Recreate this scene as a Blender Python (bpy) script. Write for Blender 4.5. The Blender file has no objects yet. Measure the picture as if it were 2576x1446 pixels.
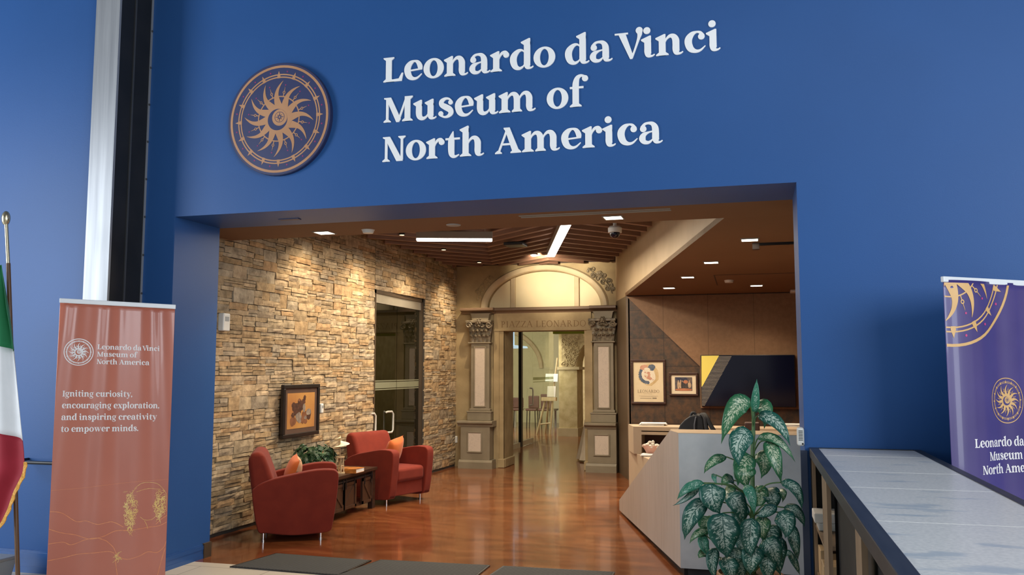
import bpy, bmesh, math, random
from mathutils import Vector, Matrix
R = math.radians
PI = math.pi
random.seed(7)
SC = bpy.context.scene
COL = SC.collection

# ------------------------------------------------------------------ camera
F_PX, CX, CY = 2173.0, 1288.0, 723.0
YAW, PITCH, EYE = R(15.66), math.atan(207 / 2173.0), 1.55
cam = bpy.data.cameras.new('camera')
cam.sensor_fit = 'HORIZONTAL'
cam.sensor_width = 36.0
cam.lens = 36.0 * F_PX / 2576.0
cam.clip_start = 0.05
camo = bpy.data.objects.new('camera', cam)
COL.objects.link(camo)
camo.location = (0, 0, EYE)
camo.rotation_euler = (PI / 2 + PITCH, 0, YAW)
SC.camera = camo
FW = Vector((-math.sin(YAW) * math.cos(PITCH), math.cos(YAW) * math.cos(PITCH), math.sin(PITCH)))
RT = Vector((math.cos(YAW), math.sin(YAW), 0))
UP = RT.cross(FW)
EYEP = Vector((0, 0, EYE))
def ray(px, py): return FW * F_PX + RT * (px - CX) - UP * (py - CY)
def onY(px, py, Y): d = ray(px, py); return EYEP + d * (Y / d.y)
def onX(px, py, X): d = ray(px, py); return EYEP + d * (X / d.x)
def onZ(px, py, Z): d = ray(px, py); return EYEP + d * ((Z - EYE) / d.z)

# ------------------------------------------------------------------ light
SC.view_settings.view_transform = 'Standard'
SC.view_settings.look = 'None'
SC.view_settings.gamma = 1.0
SC.view_settings.use_curve_mapping = False
SC.view_settings.exposure = 0.0
world = bpy.data.worlds.new('daylight')
SC.world = world
world.use_nodes = True
wb = world.node_tree.nodes['Background']
wb.inputs[0].default_value = (0.80, 0.90, 1.0, 1)
wb.inputs[1].default_value = 0.36
def area(name, loc, target, sx, sy, power, color):
    l = bpy.data.lights.new(name, 'AREA')
    l.shape = 'RECTANGLE'; l.size = sx; l.size_y = sy
    l.energy = power; l.color = color
    o = bpy.data.objects.new(name, l); COL.objects.link(o)
    o.location = loc
    d = Vector(target) - Vector(loc)
    o.rotation_euler = d.to_track_quat('-Z', 'Y').to_euler()
    return o
def spot(name, loc, target, power, color, angle=90, blend=0.6, rad=0.05):
    l = bpy.data.lights.new(name, 'SPOT')
    l.energy = power; l.color = color; l.spot_size = R(angle); l.spot_blend = blend; l.shadow_soft_size = rad
    o = bpy.data.objects.new(name, l); COL.objects.link(o)
    o.location = loc
    d = Vector(target) - Vector(loc)
    o.rotation_euler = d.to_track_quat('-Z', 'Y').to_euler()
    return o
WARM = (1.0, 0.78, 0.54)
NEUT = (1.0, 0.84, 0.64)
area('window_light_left', (-9.2, 1.2, 2.6), (-4.6, 5.6, 2.2), 2.6, 3.6, 345, (0.86, 0.93, 1.0))
area('sheen_light_side', (9.0, 1.0, 2.3), (1.0, 5.0, 1.4), 2.0, 4.4, 170, (0.86, 0.93, 1.0))  # extra lamp added for the sheen along the purple banner's edge
area('fill_light_lobby', (1.2, 0.6, 5.5), (1.2, 0.6, 0), 4.5, 4.5, 125, (0.92, 0.96, 1.0))  # added overhead fill that brightens the case top and floor tiles
area('window_light_right', (6.0, -3.0, 3.6), (0.5, 5.0, 1.2), 4.5, 3.6, 450, (0.86, 0.93, 1.0))
area('fill_light_hall', (-3.0, 10.2, 3.05), (-3.0, 10.2, 0), 2.2, 3.2, 70, NEUT)  # unseen fill with no fixture, added to lift the hall's warm light
area('fill_light_far_room', (-6.6, 20.5, 3.0), (-6.6, 23.5, 0.5), 4.0, 4.0, 380, (1.0, 0.95, 0.78))  # added fill for the room beyond the portal, tilted towards its back wall
area('fill_light_corridor', (-3.2, 17.5, 3.1), (-3.2, 17.5, 0), 1.5, 4.0, 40, (1.0, 0.88, 0.64))  # unseen area lamp without a fixture, brightening the corridor
area('fill_light_side_room', (-6.3, 11.0, 2.85), (-6.3, 11.0, 0), 1.6, 2.0, 90, (1.0, 0.86, 0.60))  # lamp added to lighten what shows through the glass door

# ------------------------------------------------------------------ mesh helpers
def box(bm, x0, x1, y0, y1, z0, z1):
    v = [bm.verts.new(p) for p in ((x0,y0,z0),(x1,y0,z0),(x1,y1,z0),(x0,y1,z0),(x0,y0,z1),(x1,y0,z1),(x1,y1,z1),(x0,y1,z1))]
    for f in ((3,2,1,0),(4,5,6,7),(0,1,5,4),(1,2,6,5),(2,3,7,6),(3,0,4,7)):
        bm.faces.new([v[i] for i in f])
    return v
def obox(bm, c, u, v, w):
    """box from centre and three half vectors"""
    c, u, v, w = Vector(c), Vector(u), Vector(v), Vector(w)
    vs = [bm.verts.new(c + u*a + v*b + w*d) for d in (-1, 1) for a, b in ((-1,-1),(1,-1),(1,1),(-1,1))]
    for f in ((3,2,1,0),(4,5,6,7),(0,1,5,4),(1,2,6,5),(2,3,7,6),(3,0,4,7)):
        bm.faces.new([vs[i] for i in f])
def prism(bm, pts, fn0, fn1):
    a = [bm.verts.new(fn0(*p)) for p in pts]
    b = [bm.verts.new(fn1(*p)) for p in pts]
    n = len(pts)
    bm.faces.new(a[::-1]); bm.faces.new(b)
    for i in range(n):
        bm.faces.new((a[i], a[(i+1) % n], b[(i+1) % n], b[i]))
def prism_z(bm, pts, z0, z1): prism(bm, pts, lambda x, y: (x, y, z0), lambda x, y: (x, y, z1))
def prism_y(bm, pts, y0, y1): prism(bm, pts, lambda x, z: (x, y0, z), lambda x, z: (x, y1, z))
def prism_x(bm, pts, x0, x1): prism(bm, pts, lambda y, z: (x0, y, z), lambda y, z: (x1, y, z))
def frame_of(d):
    d = d.normalized()
    a = Vector((0, 0, 1)) if abs(d.z) < 0.9 else Vector((1, 0, 0))
    u = d.cross(a).normalized()
    return u, d.cross(u).normalized()
def tube(bm, pts, r, n=8, cap=True):
    pts = [Vector(p) for p in pts]
    rs = r if isinstance(r, (list, tuple)) else [r] * len(pts)
    rings = []
    u = None
    for i, p in enumerate(pts):
        d = (pts[min(i+1, len(pts)-1)] - pts[max(i-1, 0)])
        if u is None: u, v = frame_of(d)
        else:
            d = d.normalized(); u = (u - d * u.dot(d)).normalized(); v = d.cross(u)
        rings.append([bm.verts.new(p + (u*math.cos(2*PI*k/n) + v*math.sin(2*PI*k/n)) * rs[i]) for k in range(n)])
    for a, b in zip(rings, rings[1:]):
        for k in range(n):
            bm.faces.new((a[k], a[(k+1) % n], b[(k+1) % n], b[k]))
    if cap:
        bm.faces.new(rings[0][::-1]); bm.faces.new(rings[-1])
def lathe(bm, prof, c=(0,0,0), n=24):
    c = Vector(c)
    rings = []
    for r, z in prof:
        rings.append([bm.verts.new(c + Vector((max(r,1e-4)*math.cos(2*PI*k/n), max(r,1e-4)*math.sin(2*PI*k/n), z))) for k in range(n)])
    for a, b in zip(rings, rings[1:]):
        for k in range(n):
            bm.faces.new((a[k], a[(k+1) % n], b[(k+1) % n], b[k]))
    bm.faces.new(rings[0][::-1]); bm.faces.new(rings[-1])
def ball(bm, c, r, sx=1, sy=1, sz=1, seg=12):
    bmesh.ops.create_uvsphere(bm, u_segments=seg, v_segments=max(6, seg*2//3), radius=r,
                              matrix=Matrix.Translation(Vector(c)) @ Matrix.Diagonal((sx, sy, sz, 1)))
def catmull(pts, sub=6, closed=False):
    out = []
    n = len(pts)
    rng = range(n if closed else n - 1)
    for i in rng:
        if closed: p0, p1, p2, p3 = pts[(i-1) % n], pts[i], pts[(i+1) % n], pts[(i+2) % n]
        else: p0, p1, p2, p3 = pts[max(i-1,0)], pts[i], pts[i+1], pts[min(i+2,n-1)]
        for k in range(sub):
            t = k / sub
            out.append(tuple(0.5*((2*b) + (-a+c)*t + (2*a-5*b+4*c-d)*t*t + (-a+3*b-3*c+d)*t**3) for a, b, c, d in zip(p0, p1, p2, p3)))
    if not closed: out.append(tuple(pts[-1]))
    return out
def obj(name, bm, m=None, parent=None, smooth=False, bevel=0.0, seg=2, world=True, subsurf=0):
    bmesh.ops.recalc_face_normals(bm, faces=bm.faces[:])
    me = bpy.data.meshes.new(name)
    bm.to_mesh(me); bm.free()
    o = bpy.data.objects.new(name, me)
    COL.objects.link(o)
    if m is not None: me.materials.append(m)
    if smooth:
        for p in me.polygons: p.use_smooth = True
        if not subsurf and not bevel:
            try: me.set_sharp_from_angle(angle=R(40))
            except Exception: pass
    if bevel:
        b = o.modifiers.new('b', 'BEVEL'); b.width = bevel; b.segments = seg; b.limit_method = 'ANGLE'; b.angle_limit = R(35)
        if smooth or seg > 2: 
            for p in me.polygons: p.use_smooth = True
            b.harden_normals = True
    if subsurf:
        s = o.modifiers.new('s', 'SUBSURF'); s.levels = subsurf; s.render_levels = subsurf
    if parent is not None:
        o.parent = parent
        if world: o.matrix_parent_inverse = base_matrix(parent).inverted()
    return o
def base_matrix(e):
    m = Matrix.Translation(e.location) @ e.rotation_euler.to_matrix().to_4x4()
    if e.parent is not None: m = base_matrix(e.parent) @ e.matrix_parent_inverse @ m
    return m
def thing(name, label, cat, loc=(0,0,0), rz=0.0, group=None):
    o = bpy.data.objects.new(name, None); COL.objects.link(o)
    o.empty_display_size = 0.1
    o.location = loc; o.rotation_euler = (0, 0, rz)
    return tag(o, label, cat, group)
def tag(o, label, cat, group=None):
    o['label'] = label; o['category'] = cat
    if group: o['group'] = group
    return o
def struct(name, bm, m, **k):
    o = obj(name, bm, m, **k); o['kind'] = 'structure'; return o
BM = bmesh.new

# ------------------------------------------------------------------ materials
def nm(name):
    m = bpy.data.materials.new(name); m.use_nodes = True
    return m, m.node_tree.nodes, m.node_tree.links, m.node_tree.nodes['Principled BSDF']
def pm(name, c1, c2=None, scale=6.0, rough=0.5, metal=0.0, bump=0.0, bscale=None, stretch=(1,1,1), coat=0.0, detail=4.0, spec=0.5, lo=0.35, hi=0.65, rvar=0.0, sheen=0.0, ior=None):
    m, N, L, B = nm(name)
    B.inputs['Roughness'].default_value = rough
    B.inputs['Metallic'].default_value = metal
    B.inputs['Specular IOR Level'].default_value = spec
    B.inputs['Coat Weight'].default_value = coat
    B.inputs['Coat Roughness'].default_value = 0.06
    B.inputs['Sheen Weight'].default_value = sheen
    if c2 is None and not bump:
        c2 = tuple(x * 0.93 for x in c1)
    tc = N.new('ShaderNodeTexCoord'); mp = N.new('ShaderNodeMapping')
    mp.inputs['Scale'].default_value = stretch
    L.new(tc.outputs['Object'], mp.inputs['Vector'])
    no = N.new('ShaderNodeTexNoise'); no.inputs['Scale'].default_value = scale; no.inputs['Detail'].default_value = detail
    L.new(mp.outputs[0], no.inputs['Vector'])
    if c2 is not None:
        cr = N.new('ShaderNodeValToRGB')
        cr.color_ramp.elements[0].position = lo; cr.color_ramp.elements[1].position = hi
        cr.color_ramp.elements[0].color = (*c1, 1); cr.color_ramp.elements[1].color = (*c2, 1)
        L.new(no.outputs['Fac'], cr.inputs[0]); L.new(cr.outputs[0], B.inputs['Base Color'])
    else:
        B.inputs['Base Color'].default_value = (*c1, 1)
    if rvar:
        mr = N.new('ShaderNodeMapRange'); mr.inputs['To Min'].default_value = rough - rvar; mr.inputs['To Max'].default_value = rough + rvar
        L.new(no.outputs['Fac'], mr.inputs[0]); L.new(mr.outputs[0], B.inputs['Roughness'])
    if bump:
        n2 = N.new('ShaderNodeTexNoise'); n2.inputs['Scale'].default_value = bscale or scale*6; n2.inputs['Detail'].default_value = 3
        L.new(mp.outputs[0], n2.inputs['Vector'])
        bu = N.new('ShaderNodeBump'); bu.inputs['Strength'].default_value = bump; bu.inputs['Distance'].default_value = 0.01
        L.new(n2.outputs['Fac'], bu.inputs['Height']); L.new(bu.outputs[0], B.inputs['Normal'])
    return m
def em(name, c, s):
    m, N, L, B = nm(name)
    B.inputs['Base Color'].default_value = (*c, 1)
    B.inputs['Emission Color'].default_value = (*c, 1)
    B.inputs['Emission Strength'].default_value = s
    return m
def glass(name, tint, refl_rough=0.02, ior=1.55):
    m, N, L, B = nm(name)
    out = N['Material Output']
    tr = N.new('ShaderNodeBsdfTransparent'); tr.inputs[0].default_value = (*tint, 1)
    gl = N.new('ShaderNodeBsdfGlossy'); gl.inputs['Roughness'].default_value = refl_rough
    fr = N.new('ShaderNodeFresnel'); fr.inputs[0].default_value = ior
    mx = N.new('ShaderNodeMixShader')
    ge = N.new('ShaderNodeNewGeometry'); sb = N.new('ShaderNodeMath'); sb.operation = 'SUBTRACT'; sb.inputs[0].default_value = 1.0
    ml = N.new('ShaderNodeMath'); ml.operation = 'MULTIPLY'
    L.new(ge.outputs['Backfacing'], sb.inputs[1]); L.new(sb.outputs[0], ml.inputs[0]); L.new(fr.outputs[0], ml.inputs[1])
    L.new(ml.outputs[0], mx.inputs[0]); L.new(tr.outputs[0], mx.inputs[1]); L.new(gl.outputs[0], mx.inputs[2])
    L.new(mx.outputs[0], out.inputs[0])
    return m
BLUE = (0.022, 0.090, 0.278)
M = {}
M['blue'] = pm('blue_wall_paint', BLUE, tuple(x*1.06 for x in BLUE), scale=1.3, rough=0.44, bump=0.05, bscale=160, spec=0.30)
M['bluetrim'] = pm('blue_trim_paint', BLUE, tuple(x*1.1 for x in BLUE), scale=2, rough=0.28)
M['steel'] = pm('brushed_steel', (0.27,0.28,0.30), (0.38,0.39,0.41), scale=3, rough=0.42, metal=0.45, stretch=(6,6,0.25), bump=0.03)
M['black'] = pm('black_paint', (0.010,0.011,0.012), (0.016,0.016,0.017), scale=4, rough=0.5)
M['blackgap'] = pm('dark_grey_strip', (0.055,0.058,0.065), rough=0.45)
M['white'] = pm('white_acrylic', (0.93,0.94,0.95), (0.94,0.95,0.96), scale=3, rough=0.35)
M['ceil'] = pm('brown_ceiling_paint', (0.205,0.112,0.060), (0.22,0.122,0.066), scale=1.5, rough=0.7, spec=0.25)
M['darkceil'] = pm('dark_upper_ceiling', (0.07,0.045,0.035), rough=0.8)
M['cream'] = pm('cream_plaster', (0.50,0.37,0.22), (0.56,0.42,0.26), scale=2.5, rough=0.6, bump=0.05, bscale=40)
M['slat'] = pm('brown_baffle_wood', (0.20,0.105,0.070), (0.25,0.135,0.09), scale=3, rough=0.6, stretch=(1,1,5))
M['wallwood'] = pm('brown_wall_panel', (0.115,0.075,0.042), (0.15,0.10,0.058), scale=4, rough=0.5, stretch=(4,4,0.3))
M['chrome'] = pm('polished_chrome', (0.75,0.75,0.76), (0.8,0.8,0.8), scale=3, rough=0.12, metal=1.0)
M['chair'] = pm('red_upholstery', (0.175,0.020,0.010), (0.205,0.025,0.012), scale=9, rough=0.8, bump=0.12, bscale=500, spec=0.2, sheen=0.08)
M['orange'] = pm('orange_cushion_fabric', (0.62,0.13,0.014), (0.68,0.155,0.02), scale=9, rough=0.75, bump=0.1, bscale=400, sheen=0.2)
M['patch'] = pm('patterned_cushion_fabric', (0.70,0.40,0.22), (0.10,0.045,0.03), scale=9, rough=0.75, lo=0.45, hi=0.55)
M['table'] = pm('dark_stained_wood', (0.030,0.014,0.009), (0.055,0.026,0.015), scale=5, rough=0.32, stretch=(5,0.6,5), bump=0.03)
M['tabledoor'] = pm('barn_door_wood', (0.048,0.021,0.011), (0.07,0.031,0.015), scale=6, rough=0.45, stretch=(4,4,0.6), bump=0.05)
M['blackmetal'] = pm('black_metal', (0.012,0.012,0.013), (0.02,0.02,0.02), scale=5, rough=0.4, metal=0.3)
M['leafdark'] = pm('ivy_leaf', (0.012,0.040,0.014), (0.03,0.085,0.03), scale=14, rough=0.45)
M['pot'] = pm('black_planter', (0.015,0.015,0.016), (0.025,0.025,0.025), scale=5, rough=0.5)
M['balsa'] = pm('pale_model_wood', (0.55,0.38,0.20), (0.62,0.45,0.26), scale=20, rough=0.6)
M['sail'] = pm('cream_sailcloth', (0.78,0.70,0.52), (0.84,0.76,0.58), scale=12, rough=0.7)
M['paper'] = pm('white_paper', (0.80,0.78,0.72), (0.86,0.84,0.80), scale=6, rough=0.6)
M['bookcover'] = pm('orange_book_cover', (0.62,0.23,0.04), (0.18,0.06,0.02), scale=14, rough=0.35)
M['frameblack'] = pm('black_picture_frame', (0.012,0.008,0.007), (0.02,0.013,0.01), scale=8, rough=0.4)
M['framebrown'] = pm('brown_picture_frame', (0.040,0.016,0.010), (0.06,0.026,0.016), scale=8, rough=0.4, stretch=(1,1,4))
M['mat_brown'] = pm('brown_mat_board', (0.085,0.042,0.026), (0.10,0.05,0.03), scale=6, rough=0.8)
M['mat_cream'] = pm('cream_mat_board', (0.72,0.60,0.42), (0.76,0.64,0.46), scale=6, rough=0.8)
M['arch'] = pm('tan_faux_stone', (0.27,0.195,0.095), (0.42,0.315,0.165), scale=3.2, rough=0.65, bump=0.15, bscale=30, detail=7, lo=0.3, hi=0.7)
M['archlight'] = pm('pale_arch_moulding', (0.46,0.36,0.22), (0.54,0.43,0.28), scale=4, rough=0.6, bump=0.05)
M['archpanel'] = pm('cream_lunette_panel', (0.68,0.57,0.36), (0.73,0.62,0.41), scale=2, rough=0.65)
M['grey'] = pm('grey_green_pilaster', (0.215,0.175,0.115), (0.26,0.215,0.145), scale=4, rough=0.55, bump=0.06, bscale=40)
M['cornice'] = pm('brown_cornice', (0.16,0.10,0.062), (0.20,0.13,0.08), scale=3, rough=0.5, stretch=(0.4,3,3))
M['capital'] = pm('antique_capital', (0.085,0.066,0.042), (0.26,0.21,0.14), scale=16, rough=0.5)
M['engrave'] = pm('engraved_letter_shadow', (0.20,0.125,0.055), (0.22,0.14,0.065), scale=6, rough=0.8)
M['tv'] = pm('dark_screen', (0.0035,0.003,0.012), (0.004,0.0035,0.014), scale=1, rough=0.12)
M['yellow'] = em('screen_yellow', (0.62,0.48,0.09), 0.42)
M['stripe'] = em('screen_stripe', (0.42,0.34,0.24), 0.35)
M['bagblack'] = pm('black_bag_nylon', (0.008,0.008,0.010), (0.014,0.014,0.016), scale=20, rough=0.6, bump=0.1, bscale=200)
M['bagtrim'] = pm('grey_bag_trim', (0.12,0.12,0.13), rough=0.5)
M['plastic'] = pm('white_plastic', (0.70,0.70,0.66), (0.74,0.74,0.70), scale=4, rough=0.35)
M['greyplastic'] = pm('grey_plastic', (0.30,0.32,0.33), (0.34,0.36,0.37), scale=4, rough=0.4)
M['casemetal'] = pm('dark_case_frame', (0.030,0.034,0.042), (0.045,0.05,0.058), scale=6, rough=0.42, metal=0.2, stretch=(5,0.5,5))
M['casepanel'] = pm('black_case_panel', (0.012,0.011,0.011), (0.02,0.018,0.017), scale=10, rough=0.6)
M['casepost'] = pm('raw_pine_post', (0.24,0.155,0.09), (0.31,0.21,0.125), scale=5, rough=0.6, stretch=(6,6,0.5))
M['bannerbar'] = pm('white_banner_rail', (0.80,0.82,0.84), (0.84,0.86,0.88), scale=3, rough=0.3)
M['terra'] = pm('terracotta_banner_vinyl', (0.47,0.135,0.085), (0.53,0.16,0.10), scale=1.5, rough=0.34, spec=0.6, coat=0.25)
M['purple'] = pm('purple_banner_vinyl', (0.055,0.035,0.17), (0.075,0.05,0.21), scale=2.2, rough=0.34, spec=0.6, coat=0.35)
M['print_white'] = pm('white_print', (0.92,0.88,0.88), rough=0.4)
M['print_gold'] = pm('gold_print', (0.72,0.42,0.15), (0.78,0.47,0.19), scale=5, rough=0.4)
M['print_pink'] = pm('pink_print', (0.65,0.06,0.22), rough=0.4)
M['print_glow'] = pm('pale_gold_line_print', (0.80,0.28,0.11), (0.86,0.36,0.15), scale=9, rough=0.4)
M['print_bright'] = pm('bright_gold_line_print', (0.86,0.55,0.14), (0.95,0.72,0.26), scale=9, rough=0.4)
M['medal'] = pm('navy_medallion_face', (0.032,0.040,0.115), (0.038,0.048,0.13), scale=2, rough=0.4)
M['medaledge'] = pm('navy_medallion_edge', (0.020,0.026,0.085), rough=0.45)
M['copper'] = pm('copper_medallion_print', (0.47,0.235,0.115), (0.53,0.275,0.14), scale=4, rough=0.4)
M['magenta'] = pm('magenta_medallion_print', (0.30,0.03,0.14), rough=0.5)
M['green'] = pm('green_flag_satin', (0.012,0.155,0.058), (0.016,0.18,0.07), scale=5, rough=0.7, sheen=0.1, spec=0.25)
M['flagwhite'] = pm('white_flag_satin', (0.66,0.68,0.70), (0.72,0.73,0.75), scale=5, rough=0.7, sheen=0.1, spec=0.25)
M['red'] = pm('red_flag_satin', (0.26,0.010,0.022), (0.31,0.014,0.03), scale=5, rough=0.7, sheen=0.1, spec=0.25)
M['fringe'] = pm('gold_flag_fringe', (0.62,0.28,0.035), (0.80,0.42,0.07), scale=90, rough=0.6, bump=0.4, bscale=160)
M['pole'] = pm('wooden_flag_pole', (0.11,0.052,0.022), (0.15,0.075,0.034), scale=6, rough=0.35, stretch=(5,5,0.4))
M['brass'] = pm('pale_brass', (0.62,0.55,0.38), (0.7,0.62,0.44), scale=6, rough=0.25, metal=0.9)
M['basket'] = pm('woven_basket', (0.20,0.085,0.03), (0.34,0.16,0.06), scale=12, rough=0.7, stretch=(1,1,7), bump=0.5, bscale=40)
M['soil'] = pm('brown_potting_moss', (0.05,0.03,0.018), (0.09,0.06,0.03), scale=40, rough=0.9, bump=0.5)
M['stalk'] = pm('green_plant_stalk', (0.06,0.14,0.05), (0.10,0.20,0.07), scale=12, rough=0.5, stretch=(1,1,4))
M['matrug'] = None
M['cloth'] = pm('cream_tablecloth', (0.62,0.52,0.38), (0.68,0.58,0.43), scale=8, rough=0.75)
M['pinkbowl'] = pm('pink_bowl_glaze', (0.62,0.34,0.26), (0.66,0.38,0.30), scale=6, rough=0.35)
M['cellophane'] = pm('white_wrapped_sweets', (0.72,0.66,0.54), (0.84,0.80,0.72), scale=30, rough=0.3)
M['brownleather'] = pm('brown_leather', (0.085,0.045,0.036), (0.11,0.06,0.048), scale=12, rough=0.5)
M['drawerred'] = pm('dark_red_shelf_lining', (0.055,0.016,0.010), (0.075,0.024,0.014), scale=6, rough=0.6)
M['ledlens'] = em('warm_light_lens', (1.0, 0.90, 0.72), 9.0)
M['dimlens'] = em('dim_spot_lens', (1.0, 0.86, 0.62), 1.2)
M['barlens'] = em('linear_light_lens', (1.0, 0.97, 0.92), 9.0)
M['fixture'] = pm('grey_fixture_housing', (0.33,0.30,0.25), rough=0.5)
M['glassdoor'] = glass('tinted_door_glass', (0.42,0.43,0.30))
M['glassclear'] = glass('clear_partition_glass', (0.93,0.95,0.90), ior=1.2)
M['satin'] = pm('satin_steel_pull', (0.60,0.57,0.50), (0.66,0.63,0.56), scale=4, rough=0.35, metal=0.35)
M['etch'] = pm('etched_glass_band', (0.19,0.19,0.12), (0.21,0.21,0.13), scale=3, rough=0.7)
M['alu'] = pm('satin_aluminium', (0.50,0.47,0.40), (0.56,0.53,0.46), scale=4, rough=0.35, metal=0.6)
M['darkdoor'] = pm('dark_door_frame', (0.06,0.04,0.025), (0.075,0.05,0.03), scale=5, rough=0.5)
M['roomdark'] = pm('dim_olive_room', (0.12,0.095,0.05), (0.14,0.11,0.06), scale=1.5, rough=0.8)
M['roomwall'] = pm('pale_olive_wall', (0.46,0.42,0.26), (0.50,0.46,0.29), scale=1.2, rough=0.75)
M['roomstone'] = pm('beige_stone_pier', (0.46,0.35,0.18), (0.60,0.48,0.28), scale=7, rough=0.7, bump=0.1, detail=7)
M['relief'] = pm('carved_relief', (0.30,0.215,0.11), (0.52,0.40,0.23), scale=16, rough=0.7, bump=0.9, bscale=22, detail=5)
M['easel'] = pm('pale_easel_wood', (0.32,0.24,0.13), (0.37,0.28,0.16), scale=9, rough=0.6)
M['lime'] = pm('lime_green_strip', (0.42,0.60,0.03), rough=0.5)
M['darkcloth'] = pm('dark_blue_grey_clothing', (0.018,0.020,0.028), (0.03,0.032,0.042), scale=12, rough=0.8)
M['maroon'] = pm('dark_maroon_stools', (0.060,0.014,0.012), (0.08,0.02,0.016), scale=8, rough=0.5)
M['poster'] = pm('parchment_poster', (0.66,0.53,0.33), (0.72,0.59,0.39), scale=5, rough=0.5)
M['ink'] = pm('grey_poster_ink', (0.22,0.17,0.11), rough=0.6)

def concrete():
    m, N, L, B = nm('stained_polished_concrete')
    tc = N.new('ShaderNodeTexCoord'); mp = N.new('ShaderNodeMapping'); mp.inputs['Scale'].default_value = (0.7, 1.6, 1)
    L.new(tc.outputs['Object'], mp.inputs[0])
    n1 = N.new('ShaderNodeTexNoise'); n1.inputs['Scale'].default_value = 1.5; n1.inputs['Detail'].default_value = 9; n1.inputs['Distortion'].default_value = 1.4; n1.inputs['Roughness'].default_value = 0.62
    L.new(mp.outputs[0], n1.inputs['Vector'])
    cr = N.new('ShaderNodeValToRGB'); e = cr.color_ramp.elements
    e[0].position = 0.28; e[0].color = (0.085, 0.023, 0.009, 1)
    e[1].position = 0.74; e[1].color = (0.30, 0.104, 0.036, 1)
    a = e.new(0.5); a.color = (0.18, 0.054, 0.018, 1)
    L.new(n1.outputs['Fac'], cr.inputs[0])
    n2 = N.new('ShaderNodeTexNoise'); n2.inputs['Scale'].default_value = 2.2; n2.inputs['Detail'].default_value = 6; n2.inputs['Distortion'].default_value = 3.0
    L.new(mp.outputs[0], n2.inputs['Vector'])
    c2 = N.new('ShaderNodeValToRGB'); e = c2.color_ramp.elements
    e[0].position = 0.485; e[0].color = (0, 0, 0, 1); e[1].position = 0.50; e[1].color = (1, 1, 1, 1)
    b = e.new(0.515); b.color = (0, 0, 0, 1)
    L.new(n2.outputs['Fac'], c2.inputs[0])
    mx = N.new('ShaderNodeMix'); mx.data_type = 'RGBA'
    mu = N.new('ShaderNodeMath'); mu.operation = 'MULTIPLY'; mu.inputs[1].default_value = 0.35
    L.new(c2.outputs[0], mu.inputs[0]); L.new(mu.outputs[0], mx.inputs[0])
    L.new(cr.outputs[0], mx.inputs[6]); mx.inputs[7].default_value = (0.36, 0.16, 0.065, 1)
    L.new(mx.outputs[2], B.inputs['Base Color'])
    B.inputs['Roughness'].default_value = 0.16
    B.inputs['Specular IOR Level'].default_value = 0.5
    B.inputs['Coat Weight'].default_value = 0.22; B.inputs['Coat Roughness'].default_value = 0.04
    return m
def tiles():
    m, N, L, B = nm('cream_floor_tile')
    tc = N.new('ShaderNodeTexCoord'); mp = N.new('ShaderNodeMapping'); mp.inputs['Rotation'].default_value = (0, 0, R(0))
    L.new(tc.outputs['Object'], mp.inputs[0])
    br = N.new('ShaderNodeTexBrick'); br.inputs['Scale'].default_value = 1.0
    br.inputs['Brick Width'].default_value = 0.61; br.inputs['Row Height'].default_value = 0.305; br.inputs['Mortar Size'].default_value = 0.004
    br.inputs['Color1'].default_value = (0.60, 0.54, 0.44, 1); br.inputs['Color2'].default_value = (0.66, 0.60, 0.50, 1); br.inputs['Mortar'].default_value = (0.30, 0.26, 0.20, 1)
    L.new(mp.outputs[0], br.inputs['Vector']); L.new(br.outputs['Color'], B.inputs['Base Color'])
    B.inputs['Roughness'].default_value = 0.4
    return m
def ribbed():
    m, N, L, B = nm('charcoal_ribbed_mat')
    tc = N.new('ShaderNodeTexCoord'); mp = N.new('ShaderNodeMapping'); mp.inputs['Rotation'].default_value = (0, 0, R(38))
    L.new(tc.outputs['Object'], mp.inputs[0])
    wv = N.new('ShaderNodeTexWave'); wv.inputs['Scale'].default_value = 14; wv.inputs['Distortion'].default_value = 1.5; wv.inputs['Detail'].default_value = 2
    L.new(mp.outputs[0], wv.inputs['Vector'])
    cr = N.new('ShaderNodeValToRGB'); e = cr.color_ramp.elements
    e[0].position = 0.3; e[0].color = (0.030, 0.031, 0.030, 1); e[1].position = 0.7; e[1].color = (0.075, 0.077, 0.075, 1)
    L.new(wv.outputs['Fac'], cr.inputs[0]); L.new(cr.outputs[0], B.inputs['Base Color'])
    bu = N.new('ShaderNodeBump'); bu.inputs['Strength'].default_value = 0.6; bu.inputs['Distance'].default_value = 0.01
    L.new(wv.outputs['Fac'], bu.inputs['Height']); L.new(bu.outputs[0], B.inputs['Normal'])
    B.inputs['Roughness'].default_value = 0.85
    return m
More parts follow.
